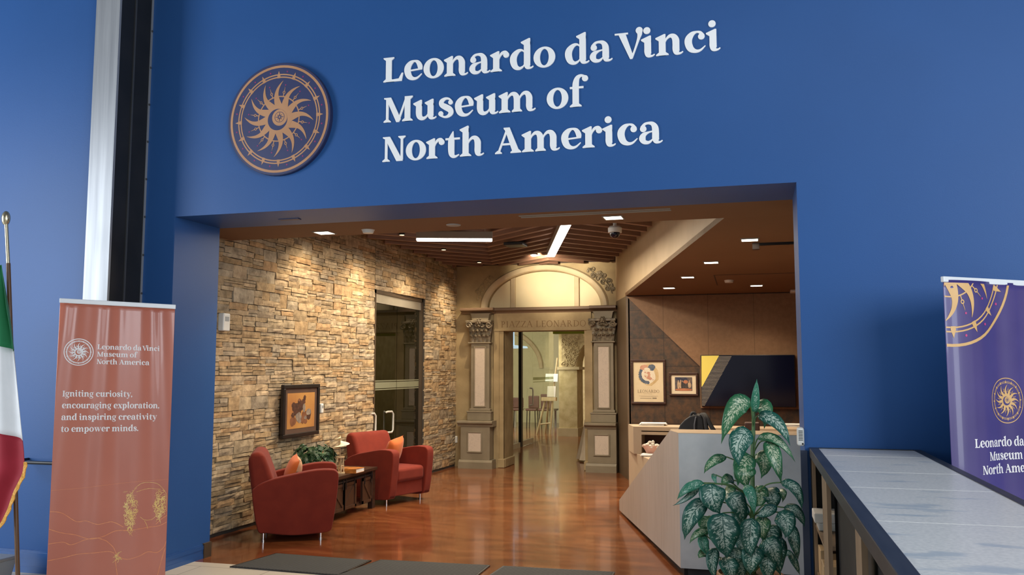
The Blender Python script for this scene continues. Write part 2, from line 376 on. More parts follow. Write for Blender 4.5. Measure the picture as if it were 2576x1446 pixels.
def stone():
    m, N, L, B = nm('ledgestone')
    at = N.new('ShaderNodeAttribute'); at.attribute_name = 'stone'
    tc = N.new('ShaderNodeTexCoord')
    n1 = N.new('ShaderNodeTexNoise'); n1.inputs['Scale'].default_value = 11; n1.inputs['Detail'].default_value = 9; n1.inputs['Roughness'].default_value = 0.65
    L.new(tc.outputs['Object'], n1.inputs['Vector'])
    cr = N.new('ShaderNodeValToRGB'); e = cr.color_ramp.elements
    e[0].position = 0.32; e[0].color = (0.50, 0.47, 0.43, 1); e[1].position = 0.66; e[1].color = (1.15, 1.10, 1.02, 1)
    L.new(n1.outputs['Fac'], cr.inputs[0])
    mx = N.new('ShaderNodeMix'); mx.data_type = 'RGBA'; mx.blend_type = 'MULTIPLY'; mx.inputs[0].default_value = 1.0
    L.new(at.outputs['Color'], mx.inputs[6]); L.new(cr.outputs[0], mx.inputs[7])
    L.new(mx.outputs[2], B.inputs['Base Color'])
    n2 = N.new('ShaderNodeTexNoise'); n2.inputs['Scale'].default_value = 28; n2.inputs['Detail'].default_value = 6
    L.new(tc.outputs['Object'], n2.inputs['Vector'])
    bu = N.new('ShaderNodeBump'); bu.inputs['Strength'].default_value = 0.5; bu.inputs['Distance'].default_value = 0.012
    L.new(n2.outputs['Fac'], bu.inputs['Height']); L.new(bu.outputs[0], B.inputs['Normal'])
    B.inputs['Roughness'].default_value = 0.85; B.inputs['Specular IOR Level'].default_value = 0.25
    return m
def panelled(name, c1, c2, cj, bw, rh, noise=9.0, rough=0.5, joint=0.004, vertical=True):
    """wall panels with fine joints, in the wall's own x-z plane"""
    m, N, L, B = nm(name)
    tc = N.new('ShaderNodeTexCoord'); sx = N.new('ShaderNodeSeparateXYZ'); cx = N.new('ShaderNodeCombineXYZ')
    L.new(tc.outputs['Object'], sx.inputs[0]); L.new(sx.outputs[0], cx.inputs[0]); L.new(sx.outputs[2], cx.inputs[1])
    br = N.new('ShaderNodeTexBrick'); br.offset = 0.0
    br.inputs['Scale'].default_value = 1; br.inputs['Brick Width'].default_value = bw; br.inputs['Row Height'].default_value = rh
    br.inputs['Mortar Size'].default_value = joint; br.inputs['Mortar Smooth'].default_value = 0.2
    L.new(cx.outputs[0], br.inputs['Vector'])
    no = N.new('ShaderNodeTexNoise'); no.inputs['Scale'].default_value = noise; no.inputs['Detail'].default_value = 7; no.inputs['Roughness'].default_value = 0.7
    L.new(tc.outputs['Object'], no.inputs['Vector'])
    cr = N.new('ShaderNodeValToRGB'); cr.color_ramp.elements[0].position = 0.38; cr.color_ramp.elements[1].position = 0.66
    cr.color_ramp.elements[0].color = (*c1, 1); cr.color_ramp.elements[1].color = (*c2, 1)
    L.new(no.outputs['Fac'], cr.inputs[0])
    mx = N.new('ShaderNodeMix'); mx.data_type = 'RGBA'
    L.new(br.outputs['Fac'], mx.inputs[0]); L.new(cr.outputs[0], mx.inputs[6]); mx.inputs[7].default_value = (*cj, 1)
    L.new(mx.outputs[2], B.inputs['Base Color']); B.inputs['Roughness'].default_value = rough
    return m
def marble():
    m, N, L, B = nm('pale_pink_marble')
    tc = N.new('ShaderNodeTexCoord')
    n = N.new('ShaderNodeTexNoise'); n.inputs['Scale'].default_value = 7; n.inputs['Detail'].default_value = 8; n.inputs['Distortion'].default_value = 2.2
    L.new(tc.outputs['Object'], n.inputs['Vector'])
    cr = N.new('ShaderNodeValToRGB'); e = cr.color_ramp.elements
    e[0].position = 0.48; e[0].color = (0.63, 0.525, 0.425, 1); e[1].position = 0.53; e[1].color = (0.63, 0.525, 0.425, 1)
    v = e.new(0.505); v.color = (0.53, 0.44, 0.36, 1)
    L.new(n.outputs['Fac'], cr.inputs[0]); L.new(cr.outputs[0], B.inputs['Base Color']); B.inputs['Roughness'].default_value = 0.3
    return m
def terrazzo():
    m, N, L, B = nm('pale_case_top')
    tc = N.new('ShaderNodeTexCoord'); mp = N.new('ShaderNodeMapping'); mp.inputs['Scale'].default_value = (1, 3.2, 1)
    L.new(tc.outputs['Object'], mp.inputs[0])
    n = N.new('ShaderNodeTexNoise'); n.inputs['Scale'].default_value = 70; n.inputs['Detail'].default_value = 3
    L.new(tc.outputs['Object'], n.inputs['Vector'])
    cr = N.new('ShaderNodeValToRGB'); e = cr.color_ramp.elements
    e[0].position = 0.35; e[0].color = (0.68, 0.69, 0.66, 1); e[1].position = 0.65; e[1].color = (0.82, 0.82, 0.78, 1)
    L.new(n.outputs['Fac'], cr.inputs[0])
    n2 = N.new('ShaderNodeTexNoise'); n2.inputs['Scale'].default_value = 3.0; n2.inputs['Detail'].default_value = 5
    L.new(mp.outputs[0], n2.inputs['Vector'])
    c2 = N.new('ShaderNodeValToRGB'); e = c2.color_ramp.elements
    e[0].position = 0.60; e[0].color = (0, 0, 0, 1); e[1].position = 0.66; e[1].color = (0.7, 0.7, 0.7, 1)
    L.new(n2.outputs['Fac'], c2.inputs[0])
    mx = N.new('ShaderNodeMix'); mx.data_type = 'RGBA'
    L.new(c2.outputs[0], mx.inputs[0]); L.new(cr.outputs[0], mx.inputs[6]); mx.inputs[7].default_value = (0.42, 0.50, 0.56, 1)
    L.new(mx.outputs[2], B.inputs['Base Color'])
    B.inputs['Roughness'].default_value = 0.3; B.inputs['Coat Weight'].default_value = 0.0
    return m
def leafmat(name, dark, pale, amount):
    m, N, L, B = nm(name)
    uv = N.new('ShaderNodeUVMap'); uv.uv_map = 'UVMap'
    sp = N.new('ShaderNodeSeparateXYZ'); L.new(uv.outputs[0], sp.inputs[0])
    def mth(op, a, b=None, c=None):
        n = N.new('ShaderNodeMath'); n.operation = op
        for i, x in enumerate((a, b, c)):
            if x is None: continue
            if isinstance(x, (int, float)): n.inputs[i].default_value = x
            else: L.new(x, n.inputs[i])
        return n.outputs[0]
    a = mth('ABSOLUTE', mth('MULTIPLY_ADD', sp.outputs[0], 2.0, -1.0))
    sv = mth('MULTIPLY', mth('SUBTRACT', sp.outputs[1], mth('MULTIPLY', a, 0.17)), 26.0)
    oi = N.new('ShaderNodeObjectInfo')
    side = mth('MULTIPLY', mth('GREATER_THAN', sp.outputs[0], 0.5), 7.3)
    cb = N.new('ShaderNodeCombineXYZ')
    L.new(mth('MULTIPLY', a, 4.0), cb.inputs[0]); L.new(sv, cb.inputs[1])
    L.new(mth('MULTIPLY_ADD', oi.outputs['Random'], 50.0, side), cb.inputs[2])
    no = N.new('ShaderNodeTexNoise'); no.inputs['Scale'].default_value = 1.0; no.inputs['Detail'].default_value = 3.0; no.inputs['Roughness'].default_value = 0.65
    L.new(cb.outputs[0], no.inputs['Vector'])
    fall = mth('SUBTRACT', 1.0, mth('POWER', a, 1.6))
    endf = mth('SUBTRACT', 1.0, mth('POWER', mth('ABSOLUTE', mth('MULTIPLY_ADD', sp.outputs[1], 2.0, -0.95)), 4.0))
    rib = mth('GREATER_THAN', a, 0.035)
    val = mth('MULTIPLY', mth('MULTIPLY', fall, endf), rib)
    val = mth('SUBTRACT', mth('ADD', no.outputs['Fac'], mth('MULTIPLY', val, amount)), 0.66)
    cr = N.new('ShaderNodeValToRGB'); e = cr.color_ramp.elements
    e[0].position = 0.03; e[0].color = (*dark, 1); e[1].position = 0.10; e[1].color = (*pale, 1)
    L.new(val, cr.inputs[0]); L.new(cr.outputs[0], B.inputs['Base Color'])
    B.inputs['Roughness'].default_value = 0.36; B.inputs['Specular IOR Level'].default_value = 0.45
    B.inputs['Subsurface Weight'].default_value = 0.0
    return m
M['concrete'] = concrete(); M['tile'] = tiles(); M['matrug'] = ribbed(); M['stone'] = stone(); M['marble'] = marble(); M['casetop'] = terrazzo()
M['bronze'] = panelled('bronze_metal_panel', (0.042,0.030,0.022), (0.115,0.058,0.026), (0.02,0.014,0.010), 0.62, 0.40, noise=11)
M['tan'] = panelled('tan_leather_panel', (0.215,0.115,0.055), (0.255,0.140,0.070), (0.14,0.075,0.035), 0.62, 3.0, noise=16, rough=0.6)
M['deskfront'] = pm('grey_concrete_laminate', (0.42,0.435,0.43), (0.52,0.53,0.52), scale=5, rough=0.5, detail=8)
M['deskside'] = pm('warm_lit_grey_laminate', (0.40,0.335,0.285), (0.45,0.38,0.33), scale=5, rough=0.5, stretch=(4,4,0.5), detail=6)  # grey laminate with the warm light on the side panel mixed into its colour
M['counter'] = pm('beige_counter_laminate', (0.50,0.38,0.255), (0.55,0.42,0.29), scale=4, rough=0.45)
M['leafA'] = leafmat('variegated_leaf', (0.010,0.092,0.066), (0.42,0.52,0.44), 0.27)
M['leafB'] = leafmat('variegated_light_leaf', (0.026,0.135,0.055), (0.46,0.52,0.35), 0.26)
M['leafC'] = leafmat('teal_glossy_leaf', (0.03,0.18,0.11), (0.40,0.55,0.45), 0.18)

# ------------------------------------------------------------------ lettering
T, t_ = 0.31, 0.10
class G:
    """collects the strokes of one glyph: lists of (outline, quads)"""
    def __init__(s): s.parts = []
    def S(s, pts, sub=5):
        c = catmull(pts, sub)
        Lf, Rg = [], []
        for i, (x, y, w) in enumerate(c):
            a, b = c[max(i-1, 0)], c[min(i+1, len(c)-1)]
            dx, dy = b[0]-a[0], b[1]-a[1]; n = math.hypot(dx, dy) or 1
            Lf.append((x - dy/n*w/2, y + dx/n*w/2)); Rg.append((x + dy/n*w/2, y - dx/n*w/2))
        quads = [(Rg[i], Rg[i+1], Lf[i+1], Lf[i]) for i in range(len(c)-1)]
        s.parts.append((Rg + Lf[::-1], quads)); return s
    def P(s, *pts): s.parts.append((list(pts), [tuple(pts)])); return s
    def D(s, x, y, r, n=16, ry=None):
        p = [(x + r*math.cos(2*PI*k/n), y + (ry or r)*math.sin(2*PI*k/n)) for k in range(n)]
        s.parts.append((p, [tuple(p)])); return s
    def ring(s, cx, cy, RX, RY, rx, ry, n=32):
        o = [(cx + RX*math.cos(2*PI*k/n), cy + RY*math.sin(2*PI*k/n)) for k in range(n)]
        i = [(cx + rx*math.cos(2*PI*k/n), cy + ry*math.sin(2*PI*k/n)) for k in range(n)]
        q = [(o[k], o[(k+1) % n], i[(k+1) % n], i[k]) for k in range(n)]
        s.parts.append(((o, i), q)); return s
    def stem(s, x, y0, y1, w=T): return s.P((x-w/2, y0), (x+w/2, y0), (x+w/2, y1), (x-w/2, y1))
    def foot(s, x, wl=0.13, wr=0.13, y=0.0, w=T, h=0.055):
        return s.P((x-w/2-wl, y), (x+w/2+wr, y), (x+w/2+wr, y+h), (x+w/2, y+h+0.10), (x-w/2, y+h+0.10), (x-w/2-wl, y+h))
    def cap(s, x, y, wl=0.13, wr=0.13, w=T, h=0.055):
        return s.P((x-w/2-wl, y), (x-w/2-wl, y-h), (x-w/2, y-h-0.10), (x+w/2, y-h-0.10), (x+w/2+wr, y-h), (x+w/2+wr, y))
    def head(s, x, y):
        return s.P((x-T/2-0.15, y-0.14), (x-T/2-0.15, y-0.19), (x-T/2, y-0.30), (x+T/2, y-0.30), (x+T/2, y+0.01), (x+T/2-0.06, y+0.02))
    def tail(s, x, y0=0.40):
        return s.S([(x, y0, T), (x, 0.24, T), (x+0.035, 0.10, 0.27), (x+0.12, 0.035, 0.13), (x+0.23, 0.05, 0.075), (x+0.31, 0.11, 0.05)])
    def archr(s, x, last=True):
        """arch from a stem at x to a stem at x+.62"""
        s.S([(x+0.10, 0.58, 0.05), (x+0.20, 0.78, 0.09), (x+0.36, 0.90, 0.16), (x+0.52, 0.86, 0.25), (x+0.61, 0.70, 0.31), (x+0.62, 0.52, T), (x+0.62, 0.35, T)])
        if last: s.tail(x+0.62)
        else: s.stem(x+0.62, 0, 0.42).foot(x+0.62, 0.10, 0.10)
        return s
def glyphs():
    g = {}
    def add(ch, adv): q = G(); g[ch] = (q, adv); return q
    add('n', 1.27).stem(.30, 0, .85).foot(.30).head(.30, 1.0).archr(.30)
    add('m', 1.89).stem(.30, 0, .85).foot(.30).head(.30, 1.0).archr(.30, False).archr(.92)
    add('h', 1.27).stem(.30, 0, 1.4).foot(.30).head(.30, 1.5).archr(.30)
    add('u', 1.26).head(.30, 1.0).stem(.30, .3, .8).S([(.30,.6,T),(.30,.32,T),(.36,.14,.27),(.52,.06,.18),(.70,.14,.10),(.82,.32,.05)]).head(.92, 1.0).stem(.92, .3, .8).tail(.92)
    add('o', 1.10).ring(.55, .49, .53, .52, .215, .41)
    add('e', 1.04).S([(.88,.50,.20),(.87,.68,.25),(.76,.88,.20),(.58,.96,.10),(.38,.88,.22),(.23,.68,.32),(.21,.45,.33),(.31,.19,.29),(.52,.06,.17),(.74,.09,.10),(.97,.28,.04)]).P((.30,.44),(.98,.49),(.98,.57),(.30,.52))
    add('c', 1.00).S([(.84,.76,.20),(.74,.92,.13),(.57,.96,.10),(.38,.88,.22),(.23,.68,.32),(.21,.45,.33),(.31,.19,.29),(.52,.06,.17),(.74,.09,.10),(.96,.28,.04)]).D(.79,.73,.15)
    add('a', 1.10).D(.23,.70,.15).S([(.17,.76,.16),(.30,.92,.12),(.48,.96,.12),(.66,.91,.20),(.77,.74,.29),(.79,.5,T),(.79,.35,T)]).tail(.79).S([(.70,.57,.06),(.46,.52,.09),(.26,.42,.22),(.185,.25,.30),(.27,.09,.22),(.46,.05,.14),(.63,.16,.07),(.70,.30,.04)])
    add('r', .96).stem(.30, 0, .85).foot(.30).head(.30, 1.0).S([(.40,.52,.05),(.47,.74,.09),(.60,.90,.14),(.76,.94,.14),(.86,.85,.14)]).D(.80,.80,.15)
    add('d', 1.18).S([(.76,.84,.05),(.62,.95,.10),(.43,.91,.19),(.24,.70,.31),(.20,.45,.33),(.29,.17,.28),(.49,.05,.16),(.68,.13,.08),(.76,.25,.05)]).stem(.88, .3, 1.35).head(.88, 1.5).tail(.88)
    add('i', .66).head(.30, 1.0).stem(.30, .3, .8).tail(.30).D(.27, 1.27, .165)
    add('l', .66).head(.30, 1.5).stem(.30, .3, 1.3).tail(.30)
    add('s', .92).S([(.76,.80,.13),(.64,.94,.10),(.44,.96,.14),(.25,.84,.23),(.26,.67,.26),(.46,.54,.30),(.68,.40,.30),(.74,.22,.25),(.60,.07,.16),(.40,.04,.10),(.20,.14,.12)]).D(.72,.76,.12).D(.21,.22,.13)
    add('f', .72).stem(.34, 0, .95).foot(.34).S([(.34,.85,T),(.35,1.15,.30),(.43,1.40,.22),(.60,1.50,.13),(.78,1.44,.12)]).D(.80,1.35,.15).P((.06,.88),(.72,.88),(.72,.98),(.06,.98))
    add('t', .78).S([(.44,1.30,.03),(.38,1.08,.18),(.345,.85,T),(.345,.32,T),(.40,.10,.25),(.55,.03,.13),(.75,.12,.05)]).P((.04,.87),(.78,.87),(.78,.97),(.04,.97))
    add('g', 1.02).ring(.46,.63,.42,.37,.165,.28).S([(.22,.34,.07),(.16,.22,.11),(.30,.10,.20),(.60,.04,.24),(.80,-.10,.21),(.76,-.28,.12),(.48,-.37,.09),(.20,-.31,.10),(.12,-.16,.10),(.22,-.02,.07),(.34,.05,.06)]).S([(.72,.86,.09),(.88,.97,.11),(1.0,.97,.12)])
    add('y', 1.12).P((.12,.95),(.46,.95),(.74,.14),(.55,-.02)).S([(.98,.95,.07),(.70,.16,.09),(.54,-.22,.10),(.34,-.36,.11)]).D(.27,-.30,.12).P((0,.90),(.56,.90),(.56,.98),(0,.98)).P((.80,.90),(1.14,.90),(1.14,.98),(.80,.98))
    add('v', 1.08).P((.12,.95),(.46,.95),(.70,.14),(.62,-.02),(.50,-.02)).S([(.95,.95,.07),(.60,.03,.09)]).P((0,.90),(.56,.90),(.56,.98),(0,.98)).P((.78,.90),(1.10,.90),(1.10,.98),(.78,.98))
    w = add('w', 1.66).P((.12,.95),(.44,.95),(.66,.14),(.58,-.02),(.47,-.02)).S([(.86,.80,.08),(.57,.03,.09)]).P((.70,.95),(1.02,.95),(1.24,.14),(1.16,-.02),(1.05,-.02)).S([(1.50,.95,.07),(1.15,.03,.09)])
    w.P((0,.90),(1.10,.90),(1.10,.98),(0,.98)).P((1.34,.90),(1.66,.90),(1.66,.98),(1.34,.98))
    add('x', 1.10).P((.10,.95),(.46,.95),(1.02,.03),(.66,.03)).S([(.92,.95,.08),(.16,.03,.08)]).P((0,.90),(.54,.90),(.54,.98),(0,.98)).P((.74,.90),(1.08,.90),(1.08,.98),(.74,.98)).P((0,0),(.34,0),(.34,.08),(0,.08)).P((.54,0),(1.10,0),(1.10,.08),(.54,.08))
    add('p', 1.16).stem(.30,-.4,.85).foot(.30, y=-.42).head(.30,1.0).S([(.40,.76,.06),(.56,.93,.11),(.76,.88,.24),(.91,.62,.32),(.91,.38,.33),(.80,.14,.27),(.60,.04,.14),(.40,.14,.06)])
    add('.', .40).D(.19,.14,.15)
    add(',', .40).D(.19,.14,.15).S([(.27,.12,.12),(.22,-.08,.07),(.12,-.18,.03)])
    add('L', 1.10).stem(.30,0,1.27).foot(.30).cap(.30,1.27).P((.30,0),(1.00,0),(1.08,.42),(1.00,.42),(.84,.14),(.30,.10))
    add('I', .64).stem(.32,0,1.27).foot(.32).cap(.32,1.27)
    add('V', 1.22).P((.16,1.24),(.50,1.24),(.86,.10),(.80,-.02),(.70,-.02)).P((0,1.19),(.62,1.19),(.62,1.27),(0,1.27)).S([(.78,.02,.09),(.96,.50,.09),(1.10,.92,.13),(1.16,1.16,.22),(1.14,1.30,.27)]).D(1.14,1.32,.165)
    add('M', 1.62).stem(.20,0,1.2,.13).foot(.20,.13,.13,w=.13).P((.02,1.27),(.40,1.27),(.94,.14),(.84,-.02),(.70,-.02),(.16,1.16),(.02,1.21)).S([(1.24,1.22,.10),(.80,.02,.10)]).stem(1.30,0,1.2,.30).foot(1.30,w=.30).P((1.15,1.27),(1.15,1.1),(1.45,1.1),(1.58,1.21),(1.58,1.27))
    add('N', 1.24).stem(.20,0,1.2,.13).foot(.20,.13,.13,w=.13).P((.02,1.27),(.40,1.27),(1.10,.0),(.76,.0),(.16,1.14),(.02,1.21)).stem(1.04,.05,1.2,.12).cap(1.04,1.27,.13,.13,w=.12)
    add('A', 1.36).S([(.20,.05,.10),(.62,1.15,.10)]).P((.46,1.27),(.76,1.27),(1.24,.06),(.90,.06),(.60,.95),(.52,1.14),(.46,1.21)).P((.36,.40),(.98,.40),(.98,.50),(.38,.50)).foot(.20,.13,.13,w=.08).foot(1.08,.13,.10,w=.30)
    return g
GB = glyphs()
def roman():
    g = {}
    def add(ch, adv): q = G(); g[ch] = (q, adv); return q
    W, w = .15, .07
    def S(q, x): q.stem(x,0,1.0,W).P((x-.17,0),(x+.17,0),(x+.17,.05),(x-.17,.05)).P((x-.17,.95),(x+.17,.95),(x+.17,1.0),(x-.17,1.0)); return q
    S(add('P', .82), .24).S([(.24,.97,.06),(.52,.95,.09),(.64,.74,.15),(.52,.52,.09),(.24,.49,.06)])
    S(add('I', .46), .23)
    add('A', 1.02).S([(.12,.02,w),(.50,1.02,w)]).S([(.48,1.02,W),(.88,.02,W)]).P((.26,.34),(.76,.34),(.76,.40),(.26,.40)).P((0,0),(.26,0),(.26,.05),(0,.05)).P((.72,0),(1.02,0),(1.02,.05),(.72,.05))
    add('Z', .88).P((.06,.94),(.80,.94),(.80,1.0),(.06,1.0)).P((.06,0),(.84,0),(.84,.06),(.06,.06)).P((.04,.04),(.20,.04),(.80,.96),(.64,.96)).P((.06,.78),(.11,.78),(.14,.96),(.06,.96)).P((.80,.24),(.84,.24),(.84,.04),(.74,.04))
    S(add('L', .84), .24).P((.24,0),(.80,0),(.82,.24),(.77,.24),(.70,.06),(.24,.06))
    S(add('E', .82), .24).P((.24,0),(.74,0),(.78,.24),(.73,.24),(.66,.06),(.24,.06)).P((.24,.94),(.70,.94),(.70,.78),(.74,.78),(.74,1.0),(.24,1.0)).P((.24,.48),(.62,.48),(.62,.54),(.24,.54))
    add('O', 1.08).ring(.53,.50,.48,.52,.36,.45)
    add('N', 1.06).stem(.20,0,1.0,w).stem(.86,0,1.0,w).P((.10,1.0),(.28,1.0),(.90,0),(.76,0)).P((.06,0),(.34,0),(.34,.05),(.06,.05)).P((.72,.95),(1.0,.95),(1.0,1.0),(.72,1.0))
    S(add('R', .96), .24).S([(.24,.97,.06),(.50,.95,.09),(.61,.76,.15),(.50,.56,.09),(.24,.52,.06)]).P((.40,.54),(.56,.54),(.96,0),(.76,0))
    S(add('D', 1.02), .24).S([(.24,.97,.06),(.58,.93,.08),(.86,.72,.14),(.91,.5,.16),(.86,.28,.14),(.58,.07,.08),(.24,.03,.06)])
    return g
GR = roman()
def text_width(s, font, sp=0.0, space=.55):
    return sum((font[c][1] + sp) if c not in ' |' else (space if c == ' ' else 0.12) for c in s)
def put_glyph(bm, q, x0, fn, sx, sy, depth, d0=0.0):
    """fn(u, v, d) -> world point"""
    for k, (outline, quads) in enumerate(q.parts):
        e = k * 0.00012
        def P(p, d): return fn((x0 + p[0]) * sx, p[1] * sy, d)
        for qd in quads:
            try: bm.faces.new([bm.verts.new(P(p, d0 + depth + e)) for p in qd])
            except ValueError: pass
        if depth > 0.002:
            loops = outline if isinstance(outline, tuple) else (outline,)
            for lp in loops:
                n = len(lp)
                a = [bm.verts.new(P(p, d0 + depth + e)) for p in lp]; b = [bm.verts.new(P(p, d0)) for p in lp]
                for i in range(n):
                    bm.faces.new((a[i], a[(i+1) % n], b[(i+1) % n], b[i]))
def text(bm, s, fn, width=None, size=0.1, font=GB, depth=0.0, sp=0.0, space=.55, align='l', d0=0.001):
    w = text_width(s, font, sp, space)
    sx = (width / w) if width else size
    off = -w/2 if align == 'c' else 0.0
    x = off
    for c in s:
        if c in ' |': x += space if c == ' ' else 0.12; continue
        q, adv = font[c]
        put_glyph(bm, q, x, fn, sx, size, depth, d0)
        x += adv + sp
    return w * sx
# ------------------------------------------------------------------ the sun emblem as flat polygons
def clip(poly, x0, x1, y0, y1):
    for ax, lim, sgn in ((0, x0, 1), (0, x1, -1), (1, y0, 1), (1, y1, -1)):
        out = []
        for i in range(len(poly)):
            a, b = poly[i], poly[(i+1) % len(poly)]
            da, db = sgn*(a[ax]-lim), sgn*(b[ax]-lim)
            if da >= 0: out.append(a)
            if (da > 0 and db < 0) or (da < 0 and db > 0):
                k = da/(da-db); out.append((a[0]+(b[0]-a[0])*k, a[1]+(b[1]-a[1])*k))
        poly = out
        if len(poly) < 3: return []
    return poly
def emblem(Rr, cx=0, cy=0, thick=1.0, layers=None):
    """returns {layer: [polygon,...]}; layer 0 = line colour, 1 = pink dots, 2 = ground colour on top"""
    L = {0: [], 1: [], 2: []}
    def ring(a, b, lay=0, n=72, ox=0, oy=0, h=0.0):
        for k in range(n):
            p, q = 2*PI*k/n, 2*PI*(k+1)/n
            L[lay].append([h, (cx+(ox+b*math.cos(p))*Rr, cy+(oy+b*math.sin(p))*Rr), (cx+(ox+b*math.cos(q))*Rr, cy+(oy+b*math.sin(q))*Rr),
                           (cx+(ox+a*math.cos(q))*Rr, cy+(oy+a*math.sin(q))*Rr), (cx+(ox+a*math.cos(p))*Rr, cy+(oy+a*math.sin(p))*Rr)])
    def disc(x, y, r, lay=0, n=20, h=0.0):
        L[lay].append([h] + [(cx+(x+r*math.cos(2*PI*k/n))*Rr, cy+(y+r*math.sin(2*PI*k/n))*Rr) for k in range(n)])
    def rot(pts, a, lay=0, h=0.0):
        L[lay].append([h] + [(cx+(x*math.cos(a)-y*math.sin(a))*Rr, cy+(x*math.sin(a)+y*math.cos(a))*Rr) for x, y in pts])
    ring(1.0-0.045*thick, 1.0); ring(0.815, 0.815+0.024*thick); ring(0.765, 0.765+0.024*thick)
    for k in range(16):
        a = 2*PI*k/16 + PI/2 + 0.02
        rot([(0.76,-0.03),(0.80,-0.032),(0.90,0.0),(0.80,0.032),(0.76,0.03)], a, h=0.0004)
        b = a + PI/16
        disc(0.885*math.cos(b), 0.885*math.sin(b), 0.016, 1, 8)
    ring(0.405, 0.405+0.022*thick)
    for k in range(12):
        a = 2*PI*k/12 + PI/2 + 0.06
        c = catmull([(0.20,-0.02,0.15),(0.32,0.015,0.125),(0.44,0.03,0.085),(0.55,0.0,0.055),(0.64,-0.06,0.028),(0.70,-0.12,0.004)], 4)
        Lf, Rg = [], []
        for i, (x, y, w) in enumerate(c):
            p, q = c[max(i-1,0)], c[min(i+1,len(c)-1)]
            dx, dy = q[0]-p[0], q[1]-p[1]; n = math.hypot(dx, dy)
            Lf.append((x-dy/n*w/2, y+dx/n*w/2)); Rg.append((x+dy/n*w/2, y-dx/n*w/2))
        for i in range(len(c)-1): rot([Rg[i], Rg[i+1], Lf[i+1], Lf[i]], a, h=0.0004 + 0.0002*(k % 2))
        b = a + PI/12
        rot([(0.42,-0.009*thick),(0.47,-0.009*thick),(0.47,0.009*thick),(0.42,0.009*thick)], b, h=0.0003)
        n = 10
        for j in range(n):
            p, q = 2*PI*j/n, 2*PI*(j+1)/n
            rot([(0.495+0.028*math.cos(p),0.028*math.sin(p)),(0.495+0.028*math.cos(q),0.028*math.sin(q)),(0.495+0.014*math.cos(q),0.014*math.sin(q)),(0.495+0.014*math.cos(p),0.014*math.sin(p))], b, h=0.0005)
        rot([(0.52,-0.007*thick),(0.60,-0.002),(0.60,0.002),(0.52,0.007*thick)], b, h=0.0003)
        disc(0.635*math.cos(b), 0.635*math.sin(b), 0.014, 1, 8)
    ring(0.02, 0.27, h=0.0009); disc(0, 0, 0.021, h=0.0010)
    # dark crescent (offset circles), small star and ring in the core
    n = 40
    for k in range(n):
        p, q = 2*PI*k/n, 2*PI*(k+1)/n
        o = lambda a: (-0.02+0.200*math.cos(a), -0.015+0.200*math.sin(a))
        def i(a):
            x, y = 0.022+0.155*math.cos(a), 0.022+0.155*math.sin(a)
            k = min(1.0, 0.1985 / math.hypot(x+0.02, y+0.015)); return (-0.02+(x+0.02)*k, -0.015+(y+0.015)*k)
        L[2].append([0.0] + [(cx+x*Rr, cy+y*Rr) for x, y in (o(p), o(q), i(q), i(p))])
    ring(0.092, 0.10, 2, 28, 0.02, 0.03)
    for k in range(8):
        a = k*PI/4; r1 = 0.10 if k % 2 == 0 else 0.07
        pts = [(0.02+0.02*math.cos(a-0.6), 0.03+0.02*math.sin(a-0.6)), (0.02+r1*math.cos(a), 0.03+r1*math.sin(a)), (0.02+0.02*math.cos(a+0.6), 0.03+0.02*math.sin(a+0.6))]
        L[2].append([0.0003 + 0.0002*(k % 2)] + [(cx+x*Rr, cy+y*Rr) for x, y in pts])
    return L
def flat(bm, polys, fn, d, rect=None):
    for k, p in enumerate(polys):
        h, p = p[0], p[1:]
        if rect: p = clip(p, *rect)
        if len(p) < 3: continue
        try: bm.faces.new([bm.verts.new(fn(x, y, d + h)) for x, y in p])
        except ValueError: pass

# ================================================================== SETTING
YF, YB = 5.85, 6.45          # blue entrance wall: lobby face, inner face
XL, XR, ZH = -4.44, 0.29, 2.77
def xs(Y): return -4.90 + (Y - 7.1) * 0.028          # stone wall line
G0 = Vector((-0.214, 7.27)); G1 = Vector((-1.77, 12.40)); G2 = Vector((-2.10, 13.50))   # slanted reception line
def gx(Y): return G0.x + (Y - G0.y) * (G1.x - G0.x) / (G1.y - G0.y)
def cz(Y): return 2.80 - (Y - 7.27) * 0.19 / 5.13      # reception ceiling falls gently to the back

bm = BM(); box(bm, -10, 7, -7, 6.23, -0.1, 0); struct('floor', bm, M['tile'])
bm = BM(); box(bm, -12, 3.2, 6.23, 33, -0.1, 0); struct('floor_hall', bm, M['concrete'])
bm = BM(); box(bm, -10, 7, -7, 6.45, 5.6, 5.7); struct('ceiling_lobby', bm, pm('grey_lobby_ceiling', (0.10,0.10,0.11), rough=0.8))
bm = BM()
box(bm, -4.95, XL, YF, YB, 0, 5.6); box(bm, XR, 7, YF, YB, 0, 5.6); box(bm, XL, XR, YF, YB, ZH, 5.6)
struct('wall_front', bm, M['blue'])
bm = BM(); box(bm, -10, -4.95, 5.56, 5.85, 0, 5.6); struct('wall_front_left', bm, M['blue'])
